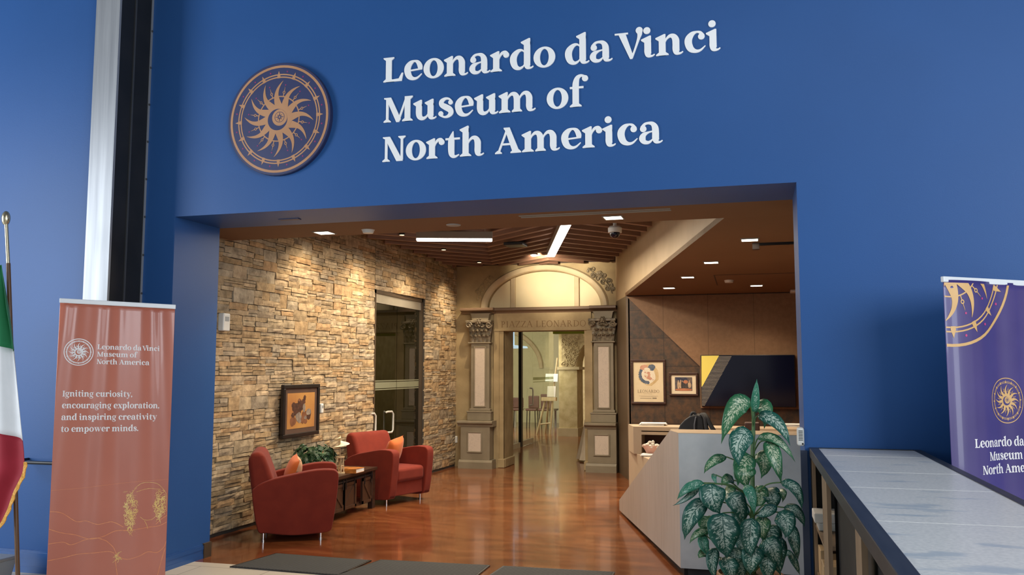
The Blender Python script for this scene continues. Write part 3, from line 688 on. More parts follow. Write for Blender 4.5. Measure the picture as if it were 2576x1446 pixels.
# moulded baseboards (stepped profile)
def baseboard(name, p0, p1, nrm, h=0.115, d=0.014):
    bm = BM(); p0, p1, nrm = Vector((*p0, 0)), Vector((*p1, 0)), Vector((*nrm, 0))
    z = 0
    for k, (hh, dd) in enumerate(((0.30, 1.0), (0.34, 0.75), (0.26, 1.0), (0.10, 0.6))):
        z1 = z + hh*h
        a = [bm.verts.new(q) for q in (p0 + Vector((0,0,z)), p1 + Vector((0,0,z)), p1 + Vector((0,0,z1)), p0 + Vector((0,0,z1)))]
        b = [bm.verts.new(v.co + nrm*d*dd) for v in a]
        bm.faces.new(b)
        for i in range(4): bm.faces.new((a[i], a[(i+1) % 4], b[(i+1) % 4], b[i]))
        z = z1
    return struct(name, bm, M['bluetrim'])
baseboard('baseboard_left', (-10, 5.56), (-4.95, 5.56), (0, -1), h=0.17)
baseboard('baseboard_jamb', (XL, YF), (XL, YB-0.10), (1, 0))
baseboard('baseboard_pier', (-4.72, YF), (XL, YF), (0, -1))
bm = BM(); box(bm, XL, XL+0.02, YB-0.10, YB, 0, 0.12); struct('trim_1', bm, M['darkdoor'])
# steel column in front of the wall
cx0, cx1, cy0 = -4.945, -4.722, 5.46
bm = BM()
box(bm, cx0, cx1, cy0, cy0+0.022, 0, 5.6); box(bm, cx0, cx1, 5.828, 5.85, 0, 5.6)
col = struct('column_steel', bm, M['steel'])
bm = BM(); box(bm, cx0+0.03, cx1-0.004, cy0+0.022, 5.828, 0, 5.6)
struct('column_side', bm, M['black'], parent=col)
bm = BM(); box(bm, cx1-0.004, cx1+0.004, 5.635, 5.65, 0, 5.6); struct('column_seam', bm, M['blackgap'], parent=col)
bm = BM()
for k in range(16): ball(bm, (cx1+0.002, 5.838, 0.3 + k*0.31), 0.009, seg=8)
struct('column_bolts', bm, M['blackgap'], parent=col)

# ---- stone wall: irregular ledgestone courses as real blocks
DY0, DY1, DZ = 10.41, 12.11, 2.606
def stone_wall():
    rnd = random.Random(11)
    bm = BM(); lay = bm.loops.layers.float_color.new('stone')
    pal = [(0.47,0.35,0.21),(0.43,0.31,0.18),(0.51,0.39,0.25),(0.39,0.30,0.19),(0.46,0.37,0.25),(0.47,0.32,0.18),(0.37,0.30,0.215),(0.52,0.41,0.28),(0.42,0.355,0.265)]
    def block(y0, y1, z0, z1):
        if y1 - y0 < 0.02 or z1 - z0 < 0.01: return
        g = 0.0022
        c = rnd.choice(pal); k = rnd.uniform(0.86, 1.08); c = (c[0]*k, c[1]*k, c[2]*k, 1)
        d = rnd.uniform(0.014, 0.030)
        jit = lambda s: rnd.uniform(-s, s)
        fs = []
        ys = [y0+g, y1-g]; zs = [z0+g, z1-g]
        ny = max(2, int((y1-y0)/0.07)); nz = 2 if z1-z0 > 0.05 else 1
        grid = []
        for i in range(ny+1):
            row = []
            for j in range(nz+1):
                y = ys[0] + (ys[1]-ys[0])*i/ny + (jit(0.010) if 0 < i < ny else jit(0.006)); z = zs[0] + (zs[1]-zs[0])*j/nz + jit(min(0.0035, (z1-z0)*0.07))
                edge = i in (0, ny) or j in (0, nz)
                row.append(bm.verts.new((xs(y) + d + jit(0.004) - (0.004 if edge else -0.003), y, z)))
            grid.append(row)
        for i in range(ny):
            for j in range(nz): fs.append(bm.faces.new((grid[i][j], grid[i+1][j], grid[i+1][j+1], grid[i][j+1])))
        rim = [grid[i][0] for i in range(ny+1)] + [grid[ny][j] for j in range(1, nz+1)] + [grid[i][nz] for i in range(ny-1, -1, -1)] + [grid[0][j] for j in range(nz-1, 0, -1)]
        bk = [bm.verts.new((xs(v.co.y) - 0.01, v.co.y, v.co.z)) for v in rim]
        for i in range(len(rim)):
            j = (i+1) % len(rim); fs.append(bm.faces.new((rim[i], bk[i], bk[j], rim[j])))
        for f in fs:
            for l in f.loops: l[lay] = c
    def fill(y0, y1, z0, z1):
        """courses of mixed stones with broken joints"""
        z = z0
        while z < z1 - 0.02:
            h = min(rnd.choice((0.09, 0.10, 0.12, 0.13, 0.15)), z1 - z)
            if z1 - z - h < 0.05: h = z1 - z
            y = y0
            while y < y1 - 0.01:
                w = rnd.uniform(0.14, 0.36)
                if y1 - y - w < 0.14: w = y1 - y
                m = rnd.random()
                if m < 0.16 and h < 0.18: block(y, y+w*0.9 if False else y+w, z, z+h)
                elif m < 0.60:
                    a = h*rnd.uniform(0.38, 0.62); block(y, y+w, z, z+a)
                    if w > 0.3 and rnd.random() < 0.5:
                        s = y + w*rnd.uniform(0.35, 0.65); block(y, s, z+a, z+h); block(s, y+w, z+a, z+h)
                    else: block(y, y+w, z+a, z+h)
                else:
                    a, b = sorted((rnd.uniform(0.22, 0.42), rnd.uniform(0.58, 0.78)))
                    for q0, q1 in ((0, a), (a, b), (b, 1)):
                        if w > 0.32 and rnd.random() < 0.45:
                            s = y + w*rnd.uniform(0.3, 0.7); block(y, s, z+h*q0, z+h*q1); block(s, y+w, z+h*q0, z+h*q1)
                        else: block(y, y+w, z+h*q0, z+h*q1)
                y += w
            z += h
    fill(YB, DY0, 0.035, 3.55); fill(DY1, 13.42, 0.035, 3.55); fill(DY0, DY1, DZ, 3.55)
    return struct('wall_left', bm, M['stone'])
stone_wall()
bm = BM()   # mortar backing
for y0, y1, z0, z1 in ((YB, DY0, 0, 3.6), (DY1, 13.4, 0, 3.6), (DY0, DY1, DZ, 3.6)):
    prism_z(bm, [(xs(y0)-0.16, y0), (xs(y0)+0.004, y0), (xs(y1)+0.004, y1), (xs(y1)-0.16, y1)], z0, z1)
struct('wall_left_backing', bm, pm('dark_mortar', (0.05,0.04,0.03), rough=0.9))

# ---- glass double door in the stone wall
dx = xs((DY0+DY1)/2) - 0.05
bm = BM()
box(bm, dx-0.05, dx+0.05, DY0, DY0+0.035, 0, DZ); box(bm, dx-0.05, dx+0.05, DY1-0.035, DY1, 0, DZ); box(bm, dx-0.05, dx+0.05, DY0, DY1, DZ-0.05, DZ)
door = struct('door_1', bm, M['darkdoor'])
bm = BM(); box(bm, dx-0.03, dx+0.03, DY0+0.035, DY1-0.035, DZ-0.17, DZ-0.05); struct('door_header', bm, M['alu'], parent=door)
mid = onX(997, 900, dx).y
for a, b, hy in ((DY0+0.04, mid-0.006, onX(987, 1060, dx+0.06).y), (mid+0.006, DY1-0.04, None)):
    bm = BM(); box(bm, dx-0.006, dx+0.006, a, b, 0.02, DZ-0.17); leaf = struct('door_leaf', bm, M['glassdoor'], parent=door)
    bm = BM()
    for z0, z1 in ((1.28, 1.295), (1.305, 1.385), (1.395, 1.41)): box(bm, dx+0.0065, dx+0.0075, a, b, z0, z1)
    struct('etched_band', bm, M['etch'], parent=leaf)
    for h_ in ([hy, onX(943, 1060, dx+0.06).y] if hy else []):
        bm = BM(); hz_ = onX(987, 1035, dx+0.07).z; hl_ = onX(987, 1087, dx+0.07).z
        tube(bm, [(dx+0.006, h_-0.10, hl_+0.01), (dx+0.03, h_-0.09, hl_), (dx+0.06, h_-0.02, hl_), (dx+0.07, h_, hl_+0.03), (dx+0.07, h_, hz_-0.03), (dx+0.06, h_-0.02, hz_), (dx+0.03, h_-0.09, hz_), (dx+0.006, h_-0.10, hz_-0.01)], 0.014, 10)
        struct('door_handle', bm, M['satin'], parent=leaf, smooth=True)
    bm = BM(); box(bm, dx-0.012, dx+0.012, a, b, 0.01, 0.09); struct('door_rail', bm, M['alu'], parent=leaf)
# dim room behind it
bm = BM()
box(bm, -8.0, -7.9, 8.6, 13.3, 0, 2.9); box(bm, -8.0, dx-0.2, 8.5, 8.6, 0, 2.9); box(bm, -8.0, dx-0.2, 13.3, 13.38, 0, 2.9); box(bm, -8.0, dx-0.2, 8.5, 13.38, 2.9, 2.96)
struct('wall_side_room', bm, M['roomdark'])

# ---- hall ceilings
bm = BM(); prism_z(bm, [(-5.1, YB), (3.1, YB), (3.1, 7.27), (-5.1, 7.27)], 2.80, 2.86); struct('ceiling', bm, M['ceil'])
bm = BM()
pts = [(G0.x, G0.y), (3.1, G0.y), (3.1, 12.45), (gx(12.45), 12.45)]
prism(bm, pts, lambda x, y: (x, y, cz(y)), lambda x, y: (x, y, cz(y)+0.05)); struct('ceiling_reception', bm, M['ceil'])
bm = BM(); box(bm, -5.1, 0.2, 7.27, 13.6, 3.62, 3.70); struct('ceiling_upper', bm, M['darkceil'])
bm = BM(); box(bm, -5.1, G0.x, 7.23, 7.27, 2.86, 3.62); struct('wall_bulkhead', bm, M['ceil'])
# slanted cream fascia along the reception and the brown end panel under it
bm = BM()
q = [(G0.x, G0.y), (G1.x, G1.y)]
v = [bm.verts.new(p) for p in ((G0.x, G0.y, cz(G0.y)), (G1.x, G1.y, cz(G1.y)), (G2.x, G2.y, cz(G2.y)+0.03), (G2.x, G2.y, 3.62), (G0.x, G0.y, 3.62))]
bm.faces.new(v)
w = [bm.verts.new(x.co + Vector((0.05, 0.012, 0))) for x in v]; bm.faces.new(w[::-1])
for i in range(5): bm.faces.new((v[i], v[(i+1) % 5], w[(i+1) % 5], w[i]))
struct('wall_fascia', bm, M['cream'])
bm = BM(); prism_z(bm, [(G1.x, G1.y), (G2.x, G2.y), (G2.x+0.1, G2.y), (G1.x+0.05, G1.y+0.0)], 0, cz(G1.y)); struct('wall_panel', bm, M['wallwood'])

# ---- reception back wall: bronze triangle, tan panels
YR = 12.40
bm = BM(); box(bm, G1.x+0.03, 3.1, YR, YR+0.08, 0, cz(YR)); struct('wall_right', bm, M['bronze'])
a, b = onY(1577, 741, YR), onY(1761, 921, YR)
def on_wall(px, py, Y=YR): p = onY(px, py, Y); return (p.x, p.z)
kx = b.x + (b.x - a.x) / (a.z - b.z) * (b.z - 1.02)
bm = BM(); prism_y(bm, [(a.x, cz(YR)-0.012), (b.x, b.z), (b.x, cz(YR)-0.012)], YR-0.03, YR-0.001); box(bm, b.x, 3.0, YR-0.03, YR-0.001, 1.02, cz(YR)-0.012); struct('wall_right_panel', bm, M['tan'])
bm = BM(); box(bm, 3.0, 3.1, YB, YR, 0, 2.86); struct('wall_reception_side', bm, M['tan'])

# ================================================================== arched portal (wall with opening)
YA = 13.40
AX0, AX1, AZ = -3.89, -2.57, 2.171
bm = BM()
box(bm, -4.80, AX0, YA, YA+0.16, 0, 2.50); box(bm, AX1, -2.0, YA, YA+0.16, 0, 2.50); box(bm, AX0, AX1, YA, YA+0.16, AZ, 2.50)
acx, az0 = -3.239, 2.545
def ell(rx, rz, n=40): return [(acx + rx*math.cos(PI - PI*k/n), az0 + rz*math.sin(PI - PI*k/n)) for k in range(n+1)]
inn = ell(0.93, 0.585)
top = 3.255
# wall above the cornice, with the lunette cut out
n = len(inn) - 1
o = [(-4.80, az0), ] 
outer = []
for k in range(n+1):
    x = -4.80 + (2.80)*k/n
    outer.append((x, top))
for y in (YA, YA+0.02):
    A = [bm.verts.new((x, y, z)) for x, z in inn]; B = [bm.verts.new((x, y, z)) for x, z in outer]
    for i in range(n): bm.faces.new((A[i], A[i+1], B[i+1], B[i]))
    c = bm.verts.new((-4.80, y, 2.50)); d = bm.verts.new((inn[0][0], y, 2.50)); bm.faces.new((c, d, A[0], B[0]))
    c = bm.verts.new((-2.0, y, 2.50)); d = bm.verts.new((inn[-1][0], y, 2.50)); bm.faces.new((d, c, B[-1], A[-1]))
A = [bm.verts.new((x, YA, z)) for x, z in inn]; B = [bm.verts.new((x, YA+0.11, z)) for x, z in inn]
for i in range(n): bm.faces.new((A[i], A[i+1], B[i+1], B[i]))
wall_back = struct('wall_back', bm, M['arch'])
bm = BM(); box(bm, -4.85, -2.0, YA-0.005, YA+0.1, top-0.01, 3.62); struct('wall_back_top', bm, M['darkceil'])  # dark colour stands in for the shade above the baffles
# portal joinery: one thing with its parts
portal = thing('stone_portal', 'tan classical portal with arched lunette and engraved frieze at the hall end', 'portal', (-3.24, YA, 0))
bm = BM(); prism_y(bm, [(acx-0.97, az0)] + ell(0.96, 0.61)[1:-1] + [(acx+0.97, az0)], YA+0.10, YA+0.115); obj('lunette_panel', bm, M['archpanel'], portal)
bm = BM()
prof = [(0.93, 0.585, 0.0), (0.95, 0.60, -0.035), (0.985, 0.635, -0.05), (1.03, 0.675, -0.045), (1.055, 0.692, -0.012), (1.06, 0.696, 0.0)]
rows = [[bm.verts.new((x, YA+dy, z)) for x, z in ell(rx, rz)] for rx, rz, dy in prof]
for r0, r1 in zip(rows, rows[1:]):
    for i in range(n): bm.faces.new((r0[i], r0[i+1], r1[i+1], r1[i]))
obj('arch_moulding', bm, M['archlight'], portal, smooth=True)
for x0, x1 in ((-3.80, -3.722), (-2.745, -2.668)):
    bm = BM(); box(bm, x0, x1, YA+0.06, YA+0.105, az0, az0 + 0.55); obj('mullion', bm, M['archlight'], portal, bevel=0.008)
bm = BM()
for (x0, x1, d) in ((-4.02, -2.46, 0.10), (-4.58, -4.02, 0.20), (-2.46, -2.045, 0.20)):
    prism_x(bm, [(YA, 2.455), (YA-d*0.35, 2.455), (YA-d*0.45, 2.475), (YA-d*0.85, 2.497), (YA-d, 2.503), (YA-d, 2.535), (YA-d*0.9, 2.545), (YA, 2.545)], x0, x1)
obj('cornice', bm, M['cornice'], portal)
bm = BM(); box(bm, -4.05, -2.46, YA-0.035, YA+0.02, 2.195, 2.46); box(bm, -4.05, -2.46, YA-0.055, YA+0.02, 2.172, 2.198); obj('frieze', bm, M['arch'], portal)
bm = BM(); f = lambda u, v, d: Vector((-3.935 + u, YA-0.0355-d, 2.229 + v))
wt_ = 1.405/text_width('PIAZZA LEONARDO', GR, 0.06, .42); wp_ = text_width('PIAZZA', GR, 0.06)*wt_
text(bm, 'PIAZZA', f, width=wp_, size=0.100, font=GR, sp=0.06, d0=0.0005); obj('engraved_word', bm, M['engrave'], portal)
bm = BM(); text(bm, 'LEONARDO', lambda u, v, d: f(u + wp_ + 0.42*wt_, v, d), width=1.405-wp_-0.42*wt_, size=0.100, font=GR, sp=0.06, d0=0.0005); obj('engraved_word', bm, M['engrave'], portal)
# door surround and reveal
for x0, x1 in ((-4.04, AX0), (AX1, -2.45)):
    bm = BM()
    box(bm, x0, x1, YA-0.03, YA+0.02, 0, 2.172)
    s = x0 + 0.075 if x0 < -3 else x1 - 0.075
    box(bm, s-0.004 - (0.08 if x0 < -3 else 0), s+0.004 + (0 if x0 < -3 else 0.08), YA-0.045, YA, 0, 2.172)
    obj('door_surround', bm, M['arch'], portal)
bm = BM(); box(bm, AX0-0.10, AX0, YA+0.161, YA+0.55, 0, 2.2); box(bm, AX1, AX1+0.1, YA+0.161, YA+0.35, 0, 2.2); box(bm, AX0, AX1, YA+0.161, YA+0.35, AZ, AZ+0.1)
obj('door_reveal', bm, M['arch'], portal)
for bx_ in ((AX0-0.02, AX0+0.025, YA, YA+0.565), (-3.99, AX0+0.02, YA-0.05, YA), (AX1-0.02, -2.48, YA-0.05, YA)):
    bm = BM(); box(bm, *bx_, 0, 0.14); obj('surround_plinth', bm, M['arch'], portal, bevel=0.012)
def scroll(bm, c, r, s, turns=1.5, rad=0.008, ph=0.0, n=26):
    pts, rs = [], []
    for k in range(n):
        a = ph + s*turns*2*PI*k/n; q = r*(1 - 0.82*k/n)
        pts.append((c[0] + q*math.cos(a), c[1], c[2] + q*math.sin(a))); rs.append(rad*(1-0.4*k/n))
    tube(bm, pts, rs, 6)
def acanthus(bm, x, z, w, h, y, out):
    """leaf that climbs and curls forward"""
    pts = [(0, 0, 0), (0.02, 0.35, 0.25), (0.05, 0.7, 0.55), (0.35, 0.95, 1.0), (0.8, 0.97, 0.95), (1.0, 0.80, 0.8)]
    prev = None
    for o_, zz, ww in [(p[0], p[1], q) for p, q in zip(pts, (0.55, 0.8, 1.0, 0.9, 0.65, 0.3))]:
        row = [bm.verts.new((x + w*ww*s/2, y - out*o_ - 0.012*(1-abs(s)), z + h*zz - (0.02*abs(s) if ww < 1 else 0))) for s in (-1, -0.5, 0, 0.5, 1)]
        if prev:
            for i in range(4): bm.faces.new((prev[i], prev[i+1], row[i+1], row[i]))
        prev = row
def pilaster(sx0, sx1, px0, px1, open_right):
    p = thing('pilaster', 'grey left pilaster of the stone portal, beside the ledgestone wall' if sx0 < -3.5 else 'grey right pilaster of the stone portal, beside the brown wall panel', 'pilaster', ((sx0+sx1)/2, YA, 0), group='portal pilasters')
    c = (sx0+sx1)/2
    bm = BM(); box(bm, px0-0.02, px1+(0.05 if open_right else 0.0), YA-0.27, YA-0.03, 0, 0.10); prism_x(bm, [(YA-0.03, 0.10), (YA-0.27, 0.10), (YA-0.245, 0.135), (YA-0.03, 0.135)], px0-0.015, px1+(0.045 if open_right else 0)); obj('base', bm, M['grey'], p)
    bm = BM(); box(bm, px0+0.01, px1, YA-0.24, YA-0.03, 0.135, 0.66); obj('pedestal', bm, M['grey'], p, bevel=0.004)
    bm = BM(); prism_x(bm, [(YA-0.03, 0.655), (YA-0.25, 0.655), (YA-0.26, 0.69), (YA-0.30, 0.71), (YA-0.30, 0.735), (YA-0.28, 0.745), (YA-0.03, 0.745)], px0-0.035, px1+(0.055 if open_right else 0.0)); obj('pedestal_cap', bm, M['grey'], p)
    bm = BM(); box(bm, sx0-0.05, sx1+0.035, YA-0.16, YA-0.03, 0.745, 0.87); box(bm, sx0-0.06, sx1+0.045, YA-0.17, YA-0.03, 0.87, 0.895); box(bm, sx0-0.02, sx1+0.02, YA-0.14, YA-0.03, 0.895, 0.935); obj('shaft_base', bm, M['grey'], p, bevel=0.008)
    bm = BM(); box(bm, sx0, sx1, YA-0.12, YA-0.03, 0.93, 1.975); obj('shaft', bm, M['grey'], p, bevel=0.004)
    def inset(x0, x1, z0, z1, y):
        bm = BM()
        for a0, a1, b0, b1 in ((x0-0.022, x0, z0-0.022, z1+0.022), (x1, x1+0.022, z0-0.022, z1+0.022), (x0, x1, z0-0.022, z0), (x0, x1, z1, z1+0.022)): box(bm, a0, a1, y-0.014, y, b0, b1)
        obj('panel_moulding', bm, M['grey'], p, bevel=0.005)
        bm = BM(); box(bm, x0, x1, y-0.004, y, z0, z1); obj('marble_inset', bm, M['marble'], p)
    inset(c-0.085+0.0, c+0.080, 0.975, 1.905, YA-0.12)
    pc = (px0+px1)/2
    inset(pc-0.105, pc+0.105, 0.268, 0.556, YA-0.24)
    bm = BM(); box(bm, sx0-0.045, sx1+0.03, YA-0.15, YA-0.03, 1.972, 1.992); obj('astragal', bm, M['grey'], p, bevel=0.005)
    bm = BM()
    prism_y(bm, [(sx0-0.01, 1.99), (sx1+0.005, 1.99), (sx1+0.04, 2.30), (sx0-0.05, 2.30)], YA-0.12, YA-0.03)
    for k in range(5): acanthus(bm, sx0+0.02+(sx1-sx0-0.04)*k/4, 1.992, 0.085, 0.13, YA-0.12, 0.05)
    for k in range(4): acanthus(bm, sx0+0.05+(sx1-sx0-0.09)*k/3, 2.06, 0.085, 0.15, YA-0.122, 0.07)
    for k in range(3): acanthus(bm, sx0+0.0+(sx1-sx0+0.0)*k/2, 2.15, 0.09, 0.13, YA-0.125, 0.075)
    for s, xx in ((1, sx0-0.02), (-1, sx1+0.01)): scroll(bm, (xx, YA-0.19, 2.265), 0.052, s, rad=0.016); 
    for s, xx in ((1, c-0.045), (-1, c+0.045)): scroll(bm, (xx, YA-0.17, 2.265), 0.036, s, rad=0.012)
    ball(bm, (c, YA-0.19, 2.325), 0.035, sy=0.7)
    for k in range(6):
        a = k*PI/3; ball(bm, (c+0.036*math.cos(a), YA-0.195, 2.325+0.036*math.sin(a)), 0.018)
    obj('capital', bm, M['capital'], p, smooth=True)
    bm = BM(); box(bm, sx0-0.075, sx1+0.05, YA-0.20, YA-0.03, 2.30, 2.345); obj('abacus', bm, M['capital'], p, bevel=0.01)
    bm = BM(); prism_y(bm, [(sx0+0.02, 2.345), (sx1-0.02, 2.345), (sx1-0.0, 2.44), (sx1+0.02, 2.457), (sx0-0.02, 2.457), (sx0, 2.44)], YA-0.13, YA-0.03); obj('impost_block', bm, M['grey'], p)
pilaster(-4.41, -4.10, -4.55, -4.055, True)
pilaster(-2.405, -2.10, -2.50, -2.05, False)
# carved sprays beside the arch
def spray(px_pts, flip, label):
    bm = BM(); r = random.Random(5 if flip else 9)
    pts = [on_wall(*p, Y=YA) for p in px_pts]
    cc = catmull([(x, z) for x, z in pts], 5)
    tube(bm, [(x, YA-0.008, z) for x, z in cc], 0.010, 6)
    for i in range(2, len(cc)-1, 2):
        x, z = cc[i]; s = 1 if (i//2) % 2 else -1
        scroll(bm, (x+0.03*s, YA-0.010, z+0.03*s), 0.042, s, rad=0.010, ph=r.uniform(0, 6))
        for k in range(3):
            a = r.uniform(0, 6.28); ball(bm, (x+0.05*math.cos(a), YA-0.006, z+0.05*math.sin(a)), 0.022, sy=0.5, sz=r.uniform(0.5, 1.4), seg=8)
    tag(obj('carved_spray', bm, M['capital'] if not flip else M['arch'], smooth=True), label, 'carving', 'carved sprays beside the arch')
spray([(1480, 676), (1500, 690), (1515, 697), (1530, 715), (1540, 738)], False, 'brown carved leaf spray on the wall right of the lunette arch')
spray([(1200, 752), (1208, 728), (1220, 714), (1232, 702)], True, 'tan carved leaf spray on the wall left of the lunette arch')

# ================================================================== FAR ROOM beyond the portal
bm = BM()
box(bm, -12, -4.75, 25.0, 25.1, 0, 3.0); box(bm, -12.1, -12, 13.6, 25.1, 0, 3.0); box(bm, -12, -4.85, 13.58, 13.7, 0, 3.0); box(bm, -12, -1.5, 13.58, 25.1, 3.2, 3.26)
struct('wall_far', bm, M['roomwall'])
bm = BM(); box(bm, -1.95, -1.85, 13.58, 25.1, 0, 3.2); box(bm, -4.75, -1.5, 23.0, 23.1, 0, 3.2); struct('wall_far_right', bm, M['roomstone'])
YP = 20.06
pl, pr = onY(1406, 1000, YP).x, onY(1452, 1000, YP).x
bm = BM(); box(bm, pl, pr, YP, YP+0.7, 0, 3.2)
cxa, rza = pr + 0.85, 1.62
arc = [(cxa + 0.85*math.cos(PI - PI*k/20), rza + 0.85*math.sin(PI - PI*k/20)) for k in range(21)]
prism_y(bm, [(pr-0.001, rza), ] + arc[1:] + [(-1.95, rza), (-1.95, 3.2), (pr-0.001, 3.2)], YP, YP+0.7)
struct('wall_far_arch', bm, M['roomstone'])
bm = BM(); box(bm, pl-0.03, pr+0.06, YP-0.05, YP+0.72, 1.555, 1.62); box(bm, pl-0.02, pr+0.02, YP-0.03, YP+0.72, 0, 0.19); struct('trim_2', bm, M['archlight'])
bm = BM()
xa, za = on_wall(1413, 841, YP); xb, zb = on_wall(1468, 923, YP)
prism_y(bm, [(xa, zb), (pr-0.03, zb), (pr+0.05, 1.98), (pr+0.25, 2.22), (xb, 2.34), (xb, za), (xa, za)], YP-0.03, YP-0.001)
r = random.Random(3)
for k in range(26):
    x, z = r.uniform(xa+0.06, pr-0.0), r.uniform(zb+0.05, za-0.05)
    scroll(bm, (x, YP-0.035, z), r.uniform(0.05, 0.09), r.choice((1, -1)), rad=0.014, ph=r.uniform(0, 6))
tag(obj('scrollwork_carving', bm, M['relief']), 'carved scrollwork panel on the beige pier beyond the portal', 'carving')
bm = BM(); p = onY(1440, 836, 15.0); box(bm, -3.45, -2.3, 15.0, 15.2, p.z-0.02, p.z+0.30); struct('trim_3', bm, M['lime'])
# glass partition with its door
XG = -4.60
gp = struct('door_2', (lambda bm: (box(bm, XG-0.03, XG+0.03, 17.0, 17.12, 0, 3.2), bm)[1])(BM()), M['blackmetal'])
for a, b in ((14.0, 16.98), (18.06, 19.0), (19.01, 20.05)):
    bm = BM(); box(bm, XG-0.005, XG+0.005, a, b, 0.0, 3.2); struct('glass_panel', bm, M['glassclear'], parent=gp)
bm = BM(); box(bm, XG-0.006, XG+0.006, 17.14, 18.04, 0.11, 2.5); dl = struct('door_leaf', bm, M['glassclear'], parent=gp)
bm = BM(); box(bm, XG-0.02, XG+0.02, 17.14, 18.04, 0.015, 0.11); struct('door_rail', bm, M['alu'], parent=dl)
bm = BM(); box(bm, XG-0.02, XG+0.02, 15.9, 16.97, 0.0, 0.10); struct('door_rail', bm, M['alu'], parent=gp)
bm = BM(); tube(bm, [(XG, 17.8, 0.80), (XG+0.06, 17.8, 0.81), (XG+0.07, 17.8, 0.84), (XG+0.07, 17.8, 1.13), (XG+0.06, 17.8, 1.16), (XG, 17.8, 1.17)], 0.017, 8); struct('door_handle', bm, M['satin'], parent=dl, smooth=True)
bm = BM()
for z0, z1 in ((1.28, 1.295), (1.33, 1.39)): box(bm, XG+0.0055, XG+0.0065, 18.06, 20.0, z0, z1)
struct('etched_band', bm, glass('etched_clear_band', (0.62, 0.64, 0.52), ior=1.2), parent=gp)
# arch moulding on the far wall
bm = BM()
pts = [(-7.6 + 1.5*math.cos(PI*k/24), 1.6 + 1.2*math.sin(PI*k/24)) for k in range(25)]
tube(bm, [(x, 24.97, z) for x, z in pts], 0.07, 8); struct('trim_4', bm, M['archlight'])
# easel
def easel():
    e = thing('easel', 'pale wooden easel holding a grey drawing board, behind the glass beyond the portal', 'easel', (-5.0, 20.7, 0))
    Y = 20.55
    def q(px, py, dy=0): p = onY(px, py, Y+dy); return p
    for a, b, d in (((1372, 1005), (1351, 1092), 0.0), ((1390, 1005), (1384, 1092), 0.0), ((1381, 1000), (1372, 1075), 0.45)):
        bm = BM(); A, B = q(*a), q(*b, d); B.z = 0.0; tube(bm, [A, B], 0.026, 6); obj('leg', bm, M['easel'], e)
    bm = BM(); a, b = q(1358, 1067), q(1385, 1064); tube(bm, [a, b], 0.022, 6); obj('crossbar', bm, M['easel'], e)
    bm = BM(); a, b = q(1364, 999), q(1400, 1008); box(bm, a.x, b.x, Y-0.10, Y+0.06, b.z, a.z); obj('tray', bm, M['easel'], e)
    bm = BM(); a, b = q(1377, 971), q(1398, 998); obox(bm, ((a.x+b.x)/2, Y, (a.z+b.z)/2), ((b.x-a.x)/2, 0, 0), (0, 0.015, 0.0), (0, 0.03, (a.z-b.z)/2)); obj('board', bm, M['fixture'], e)
    bm = BM(); a, b = q(1371, 940), q(1402, 960); obox(bm, ((a.x+b.x)/2, Y+0.06, (a.z+b.z)/2), ((b.x-a.x)/2, 0, 0), (0, 0.015, 0.0), (0, 0.03, (a.z-b.z)/2)); obj('sketch', bm, M['greyplastic'], e)
    bm = BM(); tube(bm, [q(1390, 1000, 0.1), q(1402, 900, 0.1)], 0.02, 6); obj('mast', bm, M['easel'], e)
easel()
# work table and stools seen through the glass
TC = onY(1338, 1030, 22.7).x
wt = thing('work_table', 'pale low table with dark stools behind the glass beyond the portal', 'table', (TC, 23.2, 0))
bm = BM(); box(bm, TC-0.62, TC+0.55, 22.95, 23.5, 0.44, 0.49); obj('tabletop', bm, M['roomwall'], wt)
for x, y in ((TC-0.55, 23.0), (TC+0.48, 23.0), (TC-0.55, 23.45), (TC+0.48, 23.45)):
    bm = BM(); box(bm, x-0.025, x+0.025, y-0.025, y+0.025, 0, 0.44); obj('leg', bm, M['alu'], wt)
for k, x in enumerate((TC-0.42, TC+0.02, TC+0.36)):
    s_ = thing('stool', ('dark maroon stool at the left end of the pale low table', 'dark maroon stool at the middle of the pale low table', 'dark maroon stool at the right end of the pale low table')[k], 'stool', (x, 22.7, 0), group='stools at the low table')
    bm = BM(); box(bm, x-0.15, x+0.15, 22.5, 22.85, 0.46, 0.52); obj('seat', bm, M['maroon'], s_, bevel=0.02)
    bm = BM(); box(bm, x-0.15, x+0.15, 22.82, 22.86, 0.52, 0.80 + 0.05*k); obj('backrest', bm, M['maroon'], s_, bevel=0.02)
    for a in (-0.12, 0.12):
        for b in (22.53, 22.82):
            bm = BM(); tube(bm, [(x+a, b, 0), (x+a*0.9, b, 0.46)], 0.014, 6); obj('leg', bm, M['blackmetal'], s_)
bm = BM(); lathe(bm, [(0.0, 2.02), (0.32, 2.03), (0.30, 2.07), (0.02, 2.10), (0.02, 3.2), (0, 3.2)], (onY(1292, 880, 18.6).x, 18.6, 0)); tag(obj('pendant_lamp', bm, em('cool_pendant_glow', (0.55, 0.75, 1.0), 0.9)), 'pale blue pendant lamp seen through the glass beyond the portal', 'lamp')
